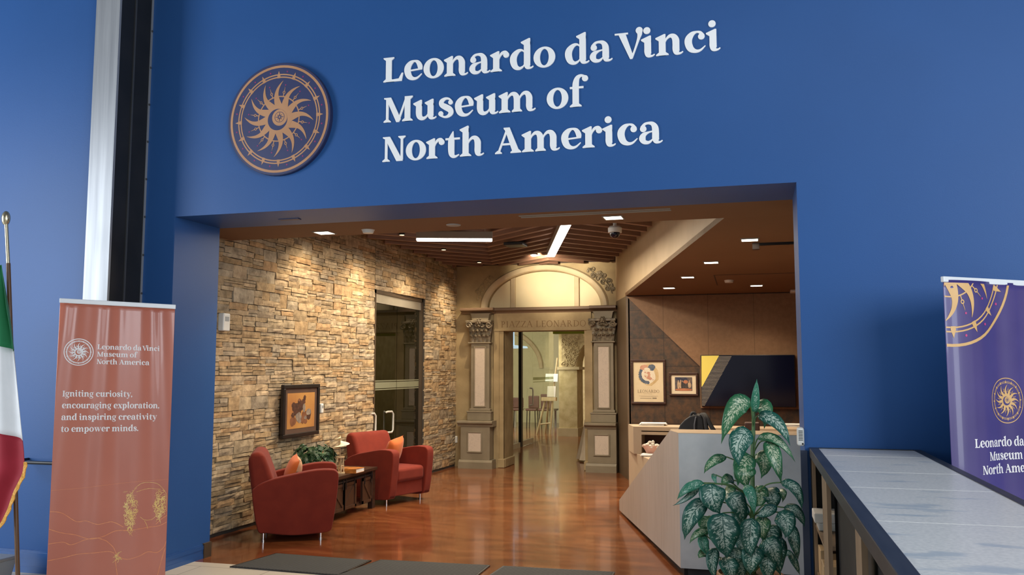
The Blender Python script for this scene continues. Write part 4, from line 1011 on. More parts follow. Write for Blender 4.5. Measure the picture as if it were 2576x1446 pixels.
# white-clothed table just inside the portal
bm = BM()
tc, rings = (-2.62, 14.85), []
for rr, z in ((0.02, 0.705), (0.22, 0.705), (0.235, 0.695), (0.25, 0.60), (0.30, 0.35), (0.36, 0.03)):
    row = []
    for k in range(40):
        a = 2*PI*k/40; w = 1 + (0.10*math.cos(8*a) if z < 0.65 else 0)*(0.7-z)/0.7
        row.append(bm.verts.new((tc[0] + rr*w*math.cos(a), tc[1] + rr*w*math.sin(a), z)))
    rings.append(row)
for a, b in zip(rings, rings[1:]):
    for k in range(40): bm.faces.new((a[k], a[(k+1) % 40], b[(k+1) % 40], b[k]))
bm.faces.new(rings[0])
t = thing('cocktail_table', 'small table under a floor length cream cloth beside the right side of the portal doorway', 'table', (*tc, 0))
obj('tablecloth', bm, M['cloth'], t, smooth=True)
bm = BM(); tube(bm, [(*tc, 0.02), (*tc, 0.68)], 0.03, 10); lathe(bm, [(0.0, 0.0), (0.22, 0.0), (0.22, 0.015), (0.03, 0.03), (0, 0.03)], (*tc, 0)); lathe(bm, [(0, 0.68), (0.215, 0.68), (0.215, 0.70), (0, 0.70)], (*tc, 0)); obj('pedestal', bm, M['blackmetal'], t)

# ================================================================== CEILING THINGS
def on_ceiling(px, py):
    z = 2.8
    for _ in range(30):
        p = onZ(px, py, z); z = cz(p.y) if p.x > gx(p.y) and p.y > 7.27 else 2.8
    return p
DL = [((816, 585), 'square recessed downlight over the ledgestone wall near the entrance', 110), ((1543, 547), 'square recessed downlight in front of the slatted ceiling', 110),
      ((1886, 603), 'recessed downlight nearest the entrance over the reception desk', 75), ((1789, 660), 'second recessed downlight from the entrance along the cream fascia', 70),
      ((1730, 697), 'third recessed downlight from the entrance along the cream fascia', 60), ((1683, 724), 'recessed downlight beside the top corner of the bronze panels', 60),
      ((1903, 718), 'recessed downlight above the wall screen', 45)]
for (px, py), lab, pw in DL:
    p = on_ceiling(px, py)
    d = thing('downlight', lab, 'ceiling light', (p.x, p.y, p.z), group='square ceiling downlights')
    bm = BM(); s = 0.072
    for a0, a1, b0, b1 in ((-s-0.012, s+0.012, -s-0.012, -s), (-s-0.012, s+0.012, s, s+0.012), (-s-0.012, -s, -s, s), (s, s+0.012, -s, s)): box(bm, p.x+a0, p.x+a1, p.y+b0, p.y+b1, p.z-0.006, p.z+0.004)
    obj('trim_ring', bm, M['fixture'], d)
    bm = BM(); box(bm, p.x-s, p.x+s, p.y-s, p.y+s, p.z-0.004, p.z+0.002); obj('lens', bm, M['ledlens'], d)
    spot('downlight_beam', (p.x, p.y, p.z-0.03), (p.x, p.y, 0), pw, WARM, 125, 0.9, 0.06)
# wall washers for the ledgestone, tucked up between the baffles
WASH = [8.6, 9.9, 11.3, 12.8]
for k, y in enumerate(WASH):
    x = xs(y) + 0.62
    d = thing('wall_washer', ('nearest', 'second', 'third', 'farthest')[k] + ' round ceiling spot washing the ledgestone wall', 'ceiling light', (x, y, 3.224), group='spots washing the ledgestone wall')
    bm = BM(); lathe(bm, [(0.0, 0.0), (0.036, 0.0), (0.038, 0.08), (0.012, 0.10), (0.012, 0.39), (0, 0.39)], (x, y, 3.224)); obj('housing', bm, M['blackmetal'], d)
    bm = BM(); lathe(bm, [(0, -0.004), (0.03, -0.004), (0.03, 0.0), (0, 0.0)], (x, y, 3.224)); obj('lens', bm, M['dimlens'], d)
    spot('wall_wash_beam', (x, y, 3.211), (xs(y), y, 1.5), 105, (1.0, 0.80, 0.54), 95, 0.9, 0.02)
# chevron baffles
KG = Vector((-0.27, 1.0))
K1, K2 = Vector((-3.28, 10.42)), Vector((-2.08, 9.40))
def clip_y(pts, lo, hi):
    out = []
    for a, b in zip(pts, pts[1:]):
        seg = []
        t0, t1 = 0.0, 1.0
        dy = b.y - a.y
        if abs(dy) > 1e-6:
            ta, tb = (lo-a.y)/dy, (hi-a.y)/dy
            t0, t1 = max(0, min(ta, tb)), min(1, max(ta, tb))
        elif not lo <= a.y <= hi: continue
        if t1 <= t0: continue
        p, q = a + (b-a)*t0, a + (b-a)*t1
        if not out or (out[-1][-1] - p).length > 1e-4: out.append([p])
        out[-1].append(q)
    return out
nb = 0
for i in range(-3, 12):
    s = i*0.375
    k1, k2 = K1 + KG*s, K2 + KG*s
    if k2.y > 13.3 and k1.y > 14.5: continue
    l = k1 + Vector((-0.70, -0.70))*1.0
    t = 0
    while l.x > xs(l.y) + 0.13: l = l + Vector((-0.02, -0.02))
    rr = k2 + Vector((0.3, 0.36))
    while rr.x < gx(rr.y) - 0.10 and rr.y < 16: rr = rr + Vector((0.02, 0.024))
    for pl_ in clip_y([l, k1, k2, rr], 7.32, 13.28):
        if sum((b-a).length for a, b in zip(pl_, pl_[1:])) < 0.25: continue
        bm = BM(); hw = 0.03
        off = []
        for j, p in enumerate(pl_):
            d0 = (pl_[j]-pl_[j-1]).normalized() if j else None
            d1 = (pl_[j+1]-pl_[j]).normalized() if j < len(pl_)-1 else None
            n0 = [Vector((-d.y, d.x)) for d in (d0, d1) if d is not None]
            m = sum(n0, Vector((0, 0))).normalized(); k = hw / max(0.5, m.dot(n0[0])); off.append(m*k)
        poly = [(p+o) for p, o in zip(pl_, off)] + [(p-o) for p, o in zip(pl_, off)][::-1]
        rows = [[bm.verts.new((v.x, v.y, z)) for v in poly] for z in (3.215, 3.37)]
        n2 = len(pl_)
        for j in range(n2-1):
            for row in rows: bm.faces.new((row[j], row[j+1], row[2*n2-2-j], row[2*n2-1-j]))
        N_ = len(poly)
        for j in range(N_): bm.faces.new((rows[0][j], rows[0][(j+1) % N_], rows[1][(j+1) % N_], rows[1][j]))
        tag(obj('ceiling_baffle', bm, M['slat']), 'brown zigzag wooden baffle hung in the row under the dark upper ceiling', 'ceiling baffle', 'zigzag ceiling baffles')
        nb += 1
def light_bar(a, b, z, lab, pw, w=0.055, h=0.085):
    a, b = Vector((*a, z)), Vector((*b, z)); d = (b-a).normalized(); s = Vector((-d.y, d.x, 0))
    t = thing('linear_light', lab, 'ceiling light', ((a+b)/2)[:], group='linear ceiling lights')
    c = (a+b)/2; L = (b-a).length/2
    bm = BM(); obox(bm, c + Vector((0,0,h/2+0.012)), d*L, s*w, Vector((0,0,h/2))); 
    obj('housing', bm, M['fixture'], t, bevel=0.006)
    bm = BM(); obox(bm, c, d*(L-0.004), s*(w-0.003), Vector((0,0,0.012))); obj('lens', bm, M['barlens'], t, bevel=0.008)
    for k in (-0.8, 0.8):
        bm = BM(); p = c + d*L*k; tube(bm, [p + Vector((0,0,h)), (p.x, p.y, 3.62)], 0.004, 5); obj('hanger', bm, M['alu'], t)
    lt = area('bar_light', (c.x, c.y, z-0.03), (c.x, c.y, 0), 2*L, 2*w, pw, (1.0, 0.90, 0.72))
    lt.rotation_euler = (0, 0, math.atan2(d.y, d.x))
b1a, b1b = onZ(1047, 603, 3.1), onZ(1239, 604, 3.1)
light_bar((b1a.x, b1a.y), (b1b.x, b1b.y), 3.1, 'linear light hanging crosswise near the top of the ledgestone wall', 35)
b2a, b2b = onZ(1424, 566, 3.1), onZ(1386, 644, 3.1)
dd = (b2b - b2a)
light_bar((b2a.x - dd.x*0.25, b2a.y - dd.y*0.25), (b2b.x, b2b.y), 3.1, 'linear light hanging lengthwise in front of the lunette arch', 70)
# small round spot by the arch
p = onZ(1343, 641, 3.2)
sp = thing('arch_spot', 'small round ceiling spot shining on the top of the lunette arch', 'ceiling light', p[:])
bm = BM(); lathe(bm, [(0, 0.0), (0.055, 0.0), (0.06, 0.09), (0.03, 0.12), (0.02, 0.42), (0, 0.42)], (p.x, p.y, 3.2)); obj('housing', bm, M['fixture'], sp, smooth=True)
bm = BM(); ball(bm, (p.x, p.y, 3.2), 0.048, sz=0.5); obj('lens', bm, M['ledlens'], sp)
spot('arch_beam', (p.x, p.y, 3.12), (-2.95, 13.4, 3.16), 170, (1.0, 0.86, 0.62), 75, 0.9, 0.04)
# dome camera
p = onZ(1547, 585, 3.06)
dc = thing('dome_camera', 'white dome security camera below the baffles beside the cream fascia', 'camera', (p.x, p.y, 3.06))
bm = BM(); lathe(bm, [(0, 0.03), (0.075, 0.03), (0.078, 0.08), (0.06, 0.10), (0.02, 0.105), (0.02, 0.56), (0, 0.56)], (p.x, p.y, 3.03)); obj('housing', bm, M['plastic'], dc, smooth=True)
bm = BM(); ball(bm, (p.x, p.y, 3.055), 0.058); obj('lens_dome', bm, M['tv'], dc, smooth=True)
# projector-like vent plate between the baffles
p = onZ(1297, 617, 3.18)
bm = BM(); box(bm, p.x-0.13, p.x+0.13, p.y-0.13, p.y+0.13, 3.17, 3.212); o = obj('ceiling_vent', bm, M['blackmetal'], bevel=0.01); tag(o, 'black square air vent plate hanging among the brown baffles', 'vent')
# slot diffuser, smoke detector, speaker plates in the low ceiling
a, b = onZ(1308, 546, 2.795), onZ(1686, 525, 2.795)
sd = thing('slot_diffuser', 'long pale slot air diffuser in the brown ceiling just inside the entrance', 'vent', ((a.x+b.x)/2, a.y, 2.8))
for k in (-0.035, 0.035):
    bm = BM(); box(bm, a.x, b.x, a.y+k-0.007, a.y+k+0.007, 2.793, 2.802); obj('slot', bm, M['fixture'], sd)
p = onZ(926, 581, 2.79); bm = BM(); lathe(bm, [(0, -0.03), (0.045, -0.03), (0.055, -0.005), (0.06, 0.0), (0.06, 0.01), (0, 0.01)], (p.x, p.y, 2.8)); tag(obj('smoke_detector', bm, M['plastic'], smooth=True), 'white round smoke detector in the brown ceiling right of the ledgestone downlight', 'smoke detector')
p = onZ(1141, 567, 2.795); bm = BM(); lathe(bm, [(0, -0.006), (0.06, -0.006), (0.065, 0.002), (0, 0.002)], (p.x, p.y, 2.8)); tag(obj('sprinkler_plate', bm, M['greyplastic']), 'round grey cover plate in the brown ceiling above the first linear light', 'cover plate')
p = onZ(729, 551, ZH); bm = BM(); box(bm, p.x-0.09, p.x+0.09, p.y-0.025, p.y+0.025, ZH-0.006, ZH+0.002); tag(obj('sensor_plate', bm, M['medaledge']), 'small dark plate on the underside of the blue entrance header', 'cover plate')
p = on_ceiling(1834, 705); bm = BM(); lathe(bm, [(0, -0.03), (0.05, -0.03), (0.06, 0.0), (0.06, 0.01), (0, 0.01)], p); tag(obj('smoke_detector', bm, M['plastic'], smooth=True), 'white round smoke detector in the ceiling above the reception screen', 'smoke detector')
a, b = on_ceiling(1902, 612), on_ceiling(1996, 608)
tr = thing('curtain_track', 'black ceiling track with a small end box over the reception', 'track', (a.x, a.y, a.z))
bm = BM(); box(bm, a.x, 2.4, a.y-0.02, a.y+0.02, cz(a.y)-0.022, cz(a.y)+0.004); obj('rail', bm, M['blackmetal'], tr)
bm = BM(); box(bm, a.x-0.035, a.x+0.03, a.y-0.035, a.y+0.035, cz(a.y)-0.06, cz(a.y)); obj('end_box', bm, M['framebrown'], tr)
a = on_ceiling(1795, 692); bm = BM()
for c0, c1, e0, e1 in ((a.x, 1.6, a.y-0.012, a.y+0.0), (a.x, a.x+0.012, a.y, a.y+0.9), ):
    prism(bm, [(c0, e0), (c1, e0), (c1, e1), (c0, e1)], lambda x, y: (x, y, cz(y)-0.004), lambda x, y: (x, y, cz(y)+0.002))
struct('trim_5', bm, M['darkceil'])
p = onY(1996, 730, YR-0.2); bm = BM(); box(bm, p.x-0.04, p.x+0.16, YR-0.26, YR-0.031, p.z-0.03, p.z+0.03); tag(obj('wall_box', bm, M['plastic'], bevel=0.008), 'small white box high on the reception back wall above the screen end', 'wall box')

# ================================================================== RECEPTION
def scrn(px, py): p = onY(px, py, YR-0.09); return p.x, p.z
tv = thing('wall_screen', 'large dark wall screen with a yellow striped corner graphic behind reception', 'screen', (-0.1, YR-0.05, 1.0))
(x0, z1), (x1, z0) = scrn(1762, 893), scrn(2003, 1024.5)
bm = BM(); box(bm, x0, x1, YR-0.088, YR-0.032, z0, z1); obj('housing', bm, M['blackmetal'], tv, bevel=0.006)
bm = BM(); box(bm, x0+0.008, x1-0.008, YR-0.0895, YR-0.086, z0+0.008, z1-0.008); obj('display', bm, M['tv'], tv)
def c4(x, y): return scrn(1500 + x/2.0083, 480 + y/2.0083)
bm = BM(); yl = [c4(531, 833), c4(620, 832), c4(537, 985), c4(532, 990)]; bm.faces.new([bm.verts.new((x, YR-0.0905, z)) for x, z in yl]); obj('yellow_graphic', bm, M['yellow'], tv)
bm = BM()
zt, zb_ = c4(600, 834)[1], c4(540, 1086)[1]
nst = 40
def lerp_x(z, p, q): return p[0] + (q[0]-p[0])*(z-p[1])/(q[1]-p[1])
pA, pB, pC, pD, pL0, pL1 = c4(620, 832), c4(537, 985), c4(686, 832), c4(546, 1088), c4(531, 833), c4(534, 1090)
for k in range(nst):
    z = zt + (zb_-zt)*(k+0.5)/nst
    xa = lerp_x(z, pA, pB) if z > pB[1] else lerp_x(z, pL0, pL1)
    xb = lerp_x(z, pC, pD)
    if xb - xa < 0.004: continue
    bm.faces.new([bm.verts.new(v) for v in ((xa, YR-0.0905, z-0.0022), (xb, YR-0.0905, z-0.0022), (xb, YR-0.0905, z+0.0022), (xa, YR-0.0905, z+0.0022))])
obj('striped_graphic', bm, M['stripe'], tv)
# framed pictures
def picture(name, lab, px, mats, fw, Y, depth=0.03):
    (x0, z1), (x1, z0) = [(lambda p: (p.x, p.z))(onY(*q, Y)) for q in px]
    t = thing(name, lab, 'picture', ((x0+x1)/2, Y, z0))
    bm = BM()
    for a0, a1, b0, b1 in ((x0, x1, z0, z0+fw), (x0, x1, z1-fw, z1), (x0, x0+fw, z0+fw, z1-fw), (x1-fw, x1, z0+fw, z1-fw)): box(bm, a0, a1, Y-depth, Y, b0, b1)
    obj('frame', bm, mats[0], t, bevel=0.006)
    bm = BM(); box(bm, x0+fw, x1-fw, Y-0.012, Y-0.001, z0+fw, z1-fw); obj('mat_board', bm, mats[1], t)
    return t, x0+fw, x1-fw, z0+fw, z1-fw
YW = YR
t, x0, x1, z0, z1 = picture('framed_poster', 'brown framed parchment poster with a round collage over grey capitals on the bronze wall', [(1587, 904), (1676, 1017)], (M['framebrown'], M['poster']), 0.034, YW)
def pz(u, v): return x0 + (x1-x0)*u, z0 + (z1-z0)*v
bm = BM(); cxp, czp = pz(0.50, 0.68); rr = (x1-x0)*0.36
r = random.Random(4)
cols = [pm('collage_blue', (0.06,0.09,0.14), (0.12,0.14,0.18), scale=30), pm('collage_rose', (0.50,0.24,0.15), (0.58,0.32,0.22), scale=30), pm('collage_cream', (0.70,0.60,0.44), (0.74,0.66,0.52), scale=30), pm('collage_ochre', (0.50,0.34,0.15), (0.62,0.46,0.24), scale=12)]
bms = [BM() for _ in cols]
def blob(b, u, v, ru, rv, d, n=14, j=0.12):
    b.faces.new([b.verts.new((cxp + rr*(u + ru*(1+r.uniform(-j, j))*math.cos(2*PI*k/n)), YW-0.0125-d, czp + rr*(v + rv*(1+r.uniform(-j, j))*math.sin(2*PI*k/n)))) for k in range(n)])
blob(bms[3], 0.05, 0, 0.98, 1.0, 0.0002); blob(bms[2], -0.08, -0.1, 0.74, 0.80, 0.0004)
for k in range(9):
    a = 2.6 + k*0.27; blob(bms[0], 0.70*math.cos(a)-0.06, 0.74*math.sin(a), 0.15, 0.15, 0.0006 + k*1e-5)
blob(bms[1], -0.38, 0.66, 0.40, 0.24, 0.0008); blob(bms[1], 0.10, -0.12, 0.42, 0.36, 0.0008); blob(bms[0], 0.32, 0.66, 0.34, 0.30, 0.0009); blob(bms[2], -0.1, 0.5, 0.28, 0.14, 0.0010); blob(bms[2], 0.36, 0.0, 0.2, 0.34, 0.0010); blob(bms[2], -0.18, -0.05, 0.13, 0.2, 0.0011)
for k in range(8): blob(bms[1+k % 2], r.uniform(-0.3, 0.45), r.uniform(-0.5, 0.3), 0.08, 0.07, 0.0012 + k*1e-5)
for nme, b, m in zip(('blue_shapes', 'rose_shapes', 'cream_shapes', 'ochre_disc'), bms, cols): obj(nme, b, m, t)
bm = BM(); u0, v0 = pz(0.13, 0.225); text(bm, 'LEONARDO', lambda u, v, d: Vector((u0+u, YW-0.0125-d, v0+v)), width=(x1-x0)*0.74, size=(z1-z0)*0.075, font=GR, sp=0.04)
for v, u0_, u1_ in ((0.195, 0.34, 0.62), (0.145, 0.18, 0.82), (0.125, 0.24, 0.76)):
    a, c = pz(u0_, v); b, _ = pz(u1_, v); box(bm, a, b, YW-0.0132, YW-0.0125, c-0.0012, c+0.0012)
a, c = pz(0.22, 0.088); b, _ = pz(0.60, 0.088); box(bm, a, b, YW-0.0132, YW-0.0125, c-0.003, c+0.003); a, _ = pz(0.63, 0); b, _ = pz(0.77, 0); box(bm, a, b, YW-0.0132, YW-0.0125, c-0.006, c+0.008)
obj('poster_lettering', bm, M['ink'], t)
t, x0, x1, z0, z1 = picture('framed_photograph', 'small brown framed group photograph with a cream mat, left of the screen', [(1683, 937), (1757, 996)], (M['framebrown'], M['mat_cream']), 0.030, YW)
px0, px1, pz0, pz1 = x0+(x1-x0)*0.15, x1-(x1-x0)*0.15, z0+(z1-z0)*0.16, z1-(z1-z0)*0.13
bm = BM(); box(bm, px0, px1, YW-0.0135, YW-0.012, pz0, pz1); obj('photo_print', bm, pm('blue_photo_background', (0.03,0.035,0.07), (0.16,0.12,0.10), scale=14), t)
pc = [pm('photo_tan', (0.45,0.30,0.18), (0.55,0.4,0.26), scale=30), pm('photo_dark', (0.03,0.025,0.025), (0.06,0.05,0.045), scale=30), pm('photo_rust', (0.40,0.15,0.07), (0.5,0.2,0.1), scale=30)]
W_, H_ = px1-px0, pz1-pz0
for m_, shapes in ((pc[2], [(0.5, 0.08, 0.5, 0.10), (0.62, 0.66, 0.14, 0.13)]), (pc[1], [(0.42, 0.38, 0.07, 0.3), (0.56, 0.40, 0.07, 0.3), (0.70, 0.36, 0.06, 0.28), (0.5, 0.14, 0.26, 0.08)]), (pc[0], [(0.2, 0.42, 0.07, 0.3), (0.32, 0.42, 0.06, 0.3), (0.84, 0.42, 0.10, 0.22), (0.2, 0.72, 0.03, 0.07), (0.42, 0.70, 0.03, 0.07), (0.56, 0.72, 0.03, 0.07), (0.33, 0.74, 0.03, 0.07), (0.84, 0.70, 0.03, 0.07)])):
    bm = BM()
    for k, (u, v, a, b) in enumerate(shapes):
        bm.faces.new([bm.verts.new((px0 + W_*min(1, max(0, u + a*math.cos(q*PI/6))), YW-0.0138-0.0001*k - 0.0004*pc.index(m_) , pz0 + H_*max(0, v + b*math.sin(q*PI/6)))) for q in range(12)])
    obj('photo_figures', bm, m_, t)
# reception desk
YD, ZD = 6.79, 1.066
A0 = Vector((-0.58, YD)); TIP = Vector((-1.468, 9.58)); dv = (TIP - A0).normalized(); nv = Vector((dv.y, -dv.x))
desk = thing('reception_desk', 'angular grey laminate reception desk with a pointed sloping side, behind the leafy plant', 'reception desk', (0.3, 7.2, 0))
bm = BM(); box(bm, A0.x, 3.0, YD, YD+0.19, 0.06, ZD); obj('front_panel', bm, M['deskfront'], desk)
bm = BM()
ptop = Vector((-0.671, 7.078))
L_ = (TIP-A0).length; lt_ = (ptop-A0).length
side = [(0.0, 0.035), (L_*0.86, 0.035), (L_, 0.035), (L_, 0.14), (lt_, ZD), (0.0, ZD)]
side = [(0.0, 0.06), (L_-0.45, 0.03), (L_, 0.025), (L_, 0.135), (lt_, ZD), (0.0, ZD)]
def sp_(s, z, w): q = A0 + dv*s + nv*w; return (q.x, q.y, z)
prism(bm, side, lambda s, z: sp_(s, z, 0.0), lambda s, z: sp_(s, z, 0.05)); obj('side_panel', bm, M['deskside'], desk)
bm = BM(); prism(bm, [(0.04, 0), (L_-0.25, 0), (L_-0.45, 0.07), (0.04, 0.07)], lambda s, z: sp_(s, z, 0.035), lambda s, z: sp_(s, z, 0.09)); box(bm, A0.x+0.05, 3.0, YD+0.04, YD+0.09, 0, 0.07); obj('toe_kick', bm, M['casepanel'], desk)
bm = BM(); prism_z(bm, [(A0.x+0.0, YD-0.001), (3.0, YD-0.001), (3.0, YD+0.40), (ptop.x+0.0, YD+0.40), (ptop.x-0.002, ptop.y+0.01)], ZD, ZD+0.004); obj('ledge_top', bm, M['counter'], desk)
bm = BM(); box(bm, -0.50, 3.0, YD+0.19, YD+0.40, 0.80, ZD); obj('parapet', bm, M['counter'], desk)
wc = [(-0.62, 7.20), (2.9, 7.20), (2.9, 8.95), (-1.31, 8.95)]
WZ = 0.70
cL = onZ(1581.5, 1132, WZ); cM = onZ(1632, 1155, WZ)
wc = [(-0.68, 7.50), (2.9, 7.50), (2.9, cL.y+0.10), (cL.x, cL.y+0.10), (cL.x, cL.y), (cM.x, cM.y)]
bm = BM(); prism_z(bm, wc, WZ-0.05, WZ); obj('worktop', bm, M['counter'], desk)
bm = BM(); prism_z(bm, [(-0.68, 7.50), (-0.65, 7.50), (cM.x+0.03, cM.y), (cL.x+0.03, cL.y+0.10), (cL.x, cL.y+0.10), (cL.x, cL.y), (cM.x, cM.y)], 0, WZ-0.05); obj('end_panel', bm, M['counter'], desk)
# raised hutch at the back of the desk
h0 = onZ(1594, 1141, WZ); hz = 1.55 - (1.55-WZ)*(1073-930)/(1141-930)
hb = onZ(1580.5, 1066.5, hz)
bm = BM(); HX = h0.x
o0, o1 = onY(1613.5, 1093, h0.y), onY(1690, 1130, h0.y)
prism_z(bm, [(HX, h0.y), (2.9, h0.y), (2.9, hb.y), (hb.x, hb.y)], hz-0.05, hz)
prism_z(bm, [(HX, h0.y), (o0.x, h0.y), (o0.x, hb.y), (hb.x, hb.y)], WZ, hz-0.05)
box(bm, -0.72, 2.9, h0.y, hb.y, WZ, hz-0.05); box(bm, o0.x, -0.72, h0.y, h0.y+0.02, o0.z, hz-0.04)
obj('hutch', bm, M['counter'], desk)
bm = BM(); box(bm, o0.x, -0.72, h0.y+0.28, h0.y+0.30, WZ, hz-0.05); obj('hutch_lining', bm, M['drawerred'], desk)
# things on the desk
def on_top(px, py, z): return onZ(px, py, z)
def paper_stack(px, py, z, w, d, n, lab, name='paper_stack', cat='papers', m=None, rz=0.1):
    p = on_top(px, py, z); bm = BM(); r = random.Random(n)
    for k in range(n):
        a = rz + r.uniform(-0.12, 0.12); u = Vector((math.cos(a), math.sin(a), 0)); v = Vector((-math.sin(a), math.cos(a), 0))
        obox(bm, (p.x + r.uniform(-.012, .012), p.y + r.uniform(-.01, .01), z + 0.0035 + k*0.006), u*w/2, v*d/2, Vector((0, 0, 0.0027)))
    return tag(obj(name, bm, m or M['paper']), lab, cat)
paper_stack(1643, 1069, hz, 0.26, 0.20, 4, 'low stack of folded papers on the left end of the hutch')
paper_stack(1993, 1072, hz, 0.26, 0.20, 4, 'low stack of papers on the hutch beside the white sensor box')
paper_stack(1638, 1146, WZ+0.002, 0.20, 0.16, 3, 'white booklet under the pink bowl on the lower desk counter', 'booklet', 'booklet')
p = on_top(1640, 1139, WZ+0.02)
bw = thing('candy_bowl', 'pink bowl heaped with white wrapped sweets on the desk counter', 'bowl', (p.x, p.y, WZ+0.02))
bm = BM(); lathe(bm, [(0.0, 0.0), (0.055, 0.0), (0.095, 0.07), (0.10, 0.078), (0.092, 0.076), (0.05, 0.012), (0, 0.012)], (p.x, p.y, WZ+0.021)); obj('bowl', bm, M['pinkbowl'], bw, smooth=True)
bm = BM(); r = random.Random(2)
for k in range(34):
    a, q = r.uniform(0, 6.28), 0.085*math.sqrt(r.random()); ball(bm, (p.x + q*math.cos(a), p.y + q*math.sin(a), WZ+0.08 + 0.055*(1-q/0.085) + r.uniform(-.006, .012)), 0.017, r.uniform(.8, 1.3), r.uniform(.8, 1.3), .8, 7)
o = obj('sweets', bm, M['cellophane'], bw); o['kind'] = 'stuff'
p = on_top(1621, 1133, WZ+0.002); bm = BM(); box(bm, p.x-0.045, p.x+0.045, p.y, p.y+0.08, WZ+0.001, WZ+0.11); tag(obj('tissue_box', bm, M['paper'], bevel=0.008), 'small white box standing behind the pink bowl on the desk counter', 'box')
# backpack
def backpack():
    Yb = 7.75
    c = onY(1748, 1090, Yb); cx_ = c.x
    t = thing('backpack', 'black backpack with its straps up, standing on the reception desk', 'backpack', (cx_, Yb, WZ))
    def q(px, py, dy=0): return onY(px, py, Yb+dy)
    pq = [(1706, 1080), (1711, 1068), (1722, 1056), (1737, 1046), (1752, 1043), (1764, 1046), (1769, 1056), (1772, 1082)]; prof = [(q(1704, 1085).x, WZ+0.002)] + [(q(*z_).x, q(*z_).z) for z_ in pq] + [(q(1773, 1085).x, WZ+0.002)]
    bm = BM(); prism_y(bm, prof, Yb, Yb+0.26); obj('bag_body', bm, M['bagblack'], t, bevel=0.010, seg=2)
    bm = BM(); tube(bm, [q(1747, 1088, -0.012), q(1747, 1068, -0.014), q(1750, 1050, -0.008), q(1754, 1044, 0.04)], 0.007, 6); obj('zipper', bm, M['bagtrim'], t)
    for a in ((1758, 1775, 1788, 1800), (1763, 1770, 1776, 1780)):
        bm = BM(); pts = catmull([tuple(q(a[0], 1050, 0.05)), tuple(q(a[1]-4, 1043, 0.02)), tuple(q(a[1]+3, 1050, -0.02)), tuple(q(a[2], 1070, -0.04)), tuple(q(a[3], 1091, -0.05)), tuple(q(a[3]+2, 1110, -0.02))], 5)
        tube(bm, pts, 0.019, 8); obj('shoulder_strap', bm, M['bagblack'], t, smooth=True)
    bm = BM(); tube(bm, catmull([tuple(q(1737, 1050, 0.05)), tuple(q(1740, 1040, 0.05)), tuple(q(1746, 1038, 0.05)), tuple(q(1751, 1044, 0.05))], 5), 0.012, 8); obj('top_handle', bm, M['bagblack'], t, smooth=True)
backpack()
a, b = onY(1873, 1062, 8.1), onY(1911, 1062, 8.1)
ch = thing('desk_organizer', 'brown leather box standing on the desk counter behind the leafy plant', 'box', ((a.x+b.x)/2, 8.15, WZ))
bm = BM(); box(bm, a.x, b.x, 8.1, 8.2, WZ+0.001, a.z); obj('box_body', bm, M['brownleather'], ch, bevel=0.012, seg=3)
bm = BM(); box(bm, (a.x+b.x)/2-0.004, (a.x+b.x)/2+0.004, 8.095, 8.11, WZ+0.01, a.z-0.01); obj('seam', bm, M['framebrown'], ch)

# ================================================================== SEATING
def rbox(bm, x0, x1, y0, y1, z0, z1): box(bm, x0, x1, y0, y1, z0, z1)
ARM = [(-.30,.117),(-.22,.085),(0,.055),(.20,.062),(.33,.078),(.360,.124),(.388,.31),(.412,.58),(.388,.652),(.318,.668),(.194,.664),(.039,.636),(-.155,.595),(-.27,.555),(-.335,.51),(-.355,.45)]
def armchair(label, loc, rz):
    t = thing('armchair', label, 'armchair', (*loc, 0), rz, 'red armchairs beside the coffee table')
    m = M['chair']; t.scale = (1, 1, 0.95)
    for s, nme in ((1, 'arm'), (-1, 'arm')):
        bm = BM(); y0, y1 = (0.25, 0.37) if s > 0 else (-0.37, -0.25)
        pr = catmull(ARM, 3, True); prism(bm, pr, lambda x, z: (x, y0, z), lambda x, z: (x, y1, z))
        obj('arm', bm, m, t, smooth=True, bevel=0.030, seg=4, world=False)
    bk = [(-.30,.13),(-.36,.45),(-.395,.70),(-.395,.78),(-.365,.832),(-.31,.842),(-.262,.815),(-.225,.73),(-.165,.56),(-.12,.40),(-.12,.15)]
    bm = BM(); prism(bm, catmull(bk, 3, True), lambda x, z: (x, -0.325, z), lambda x, z: (x, 0.325, z)); obj('backrest', bm, m, t, smooth=True, bevel=0.045, seg=5, world=False)
    bm = BM(); box(bm, -0.14, 0.375, -0.252, 0.252, 0.265, 0.44); o = obj('seat_cushion', bm, m, t, smooth=True, bevel=0.05, seg=5, world=False)
    bm = BM(); box(bm, -0.2, 0.335, -0.255, 0.255, 0.10, 0.275); obj('seat_base', bm, m, t, smooth=True, bevel=0.015, seg=3, world=False)
    for x, y in ((-0.25, -0.30), (0.26, -0.30), (-0.25, 0.30), (0.26, 0.30)):
        bm = BM(); tube(bm, [(x, y, 0.0), (x, y, 0.012), (x, y, 0.012), (x, y, 0.11)], [0.018, 0.018, 0.012, 0.013], 10); obj('leg', bm, M['chrome'], t, smooth=True, world=False)
    return t
armchair('red armchair nearest the entrance, seen side on, with a patterned cushion', (-4.27, 7.506), math.atan2(0.48, 0.88))
armchair('red armchair by the glass door, turned to face the room, with an orange cushion', (-4.28, 9.73), math.atan2(-0.31, 0.95))
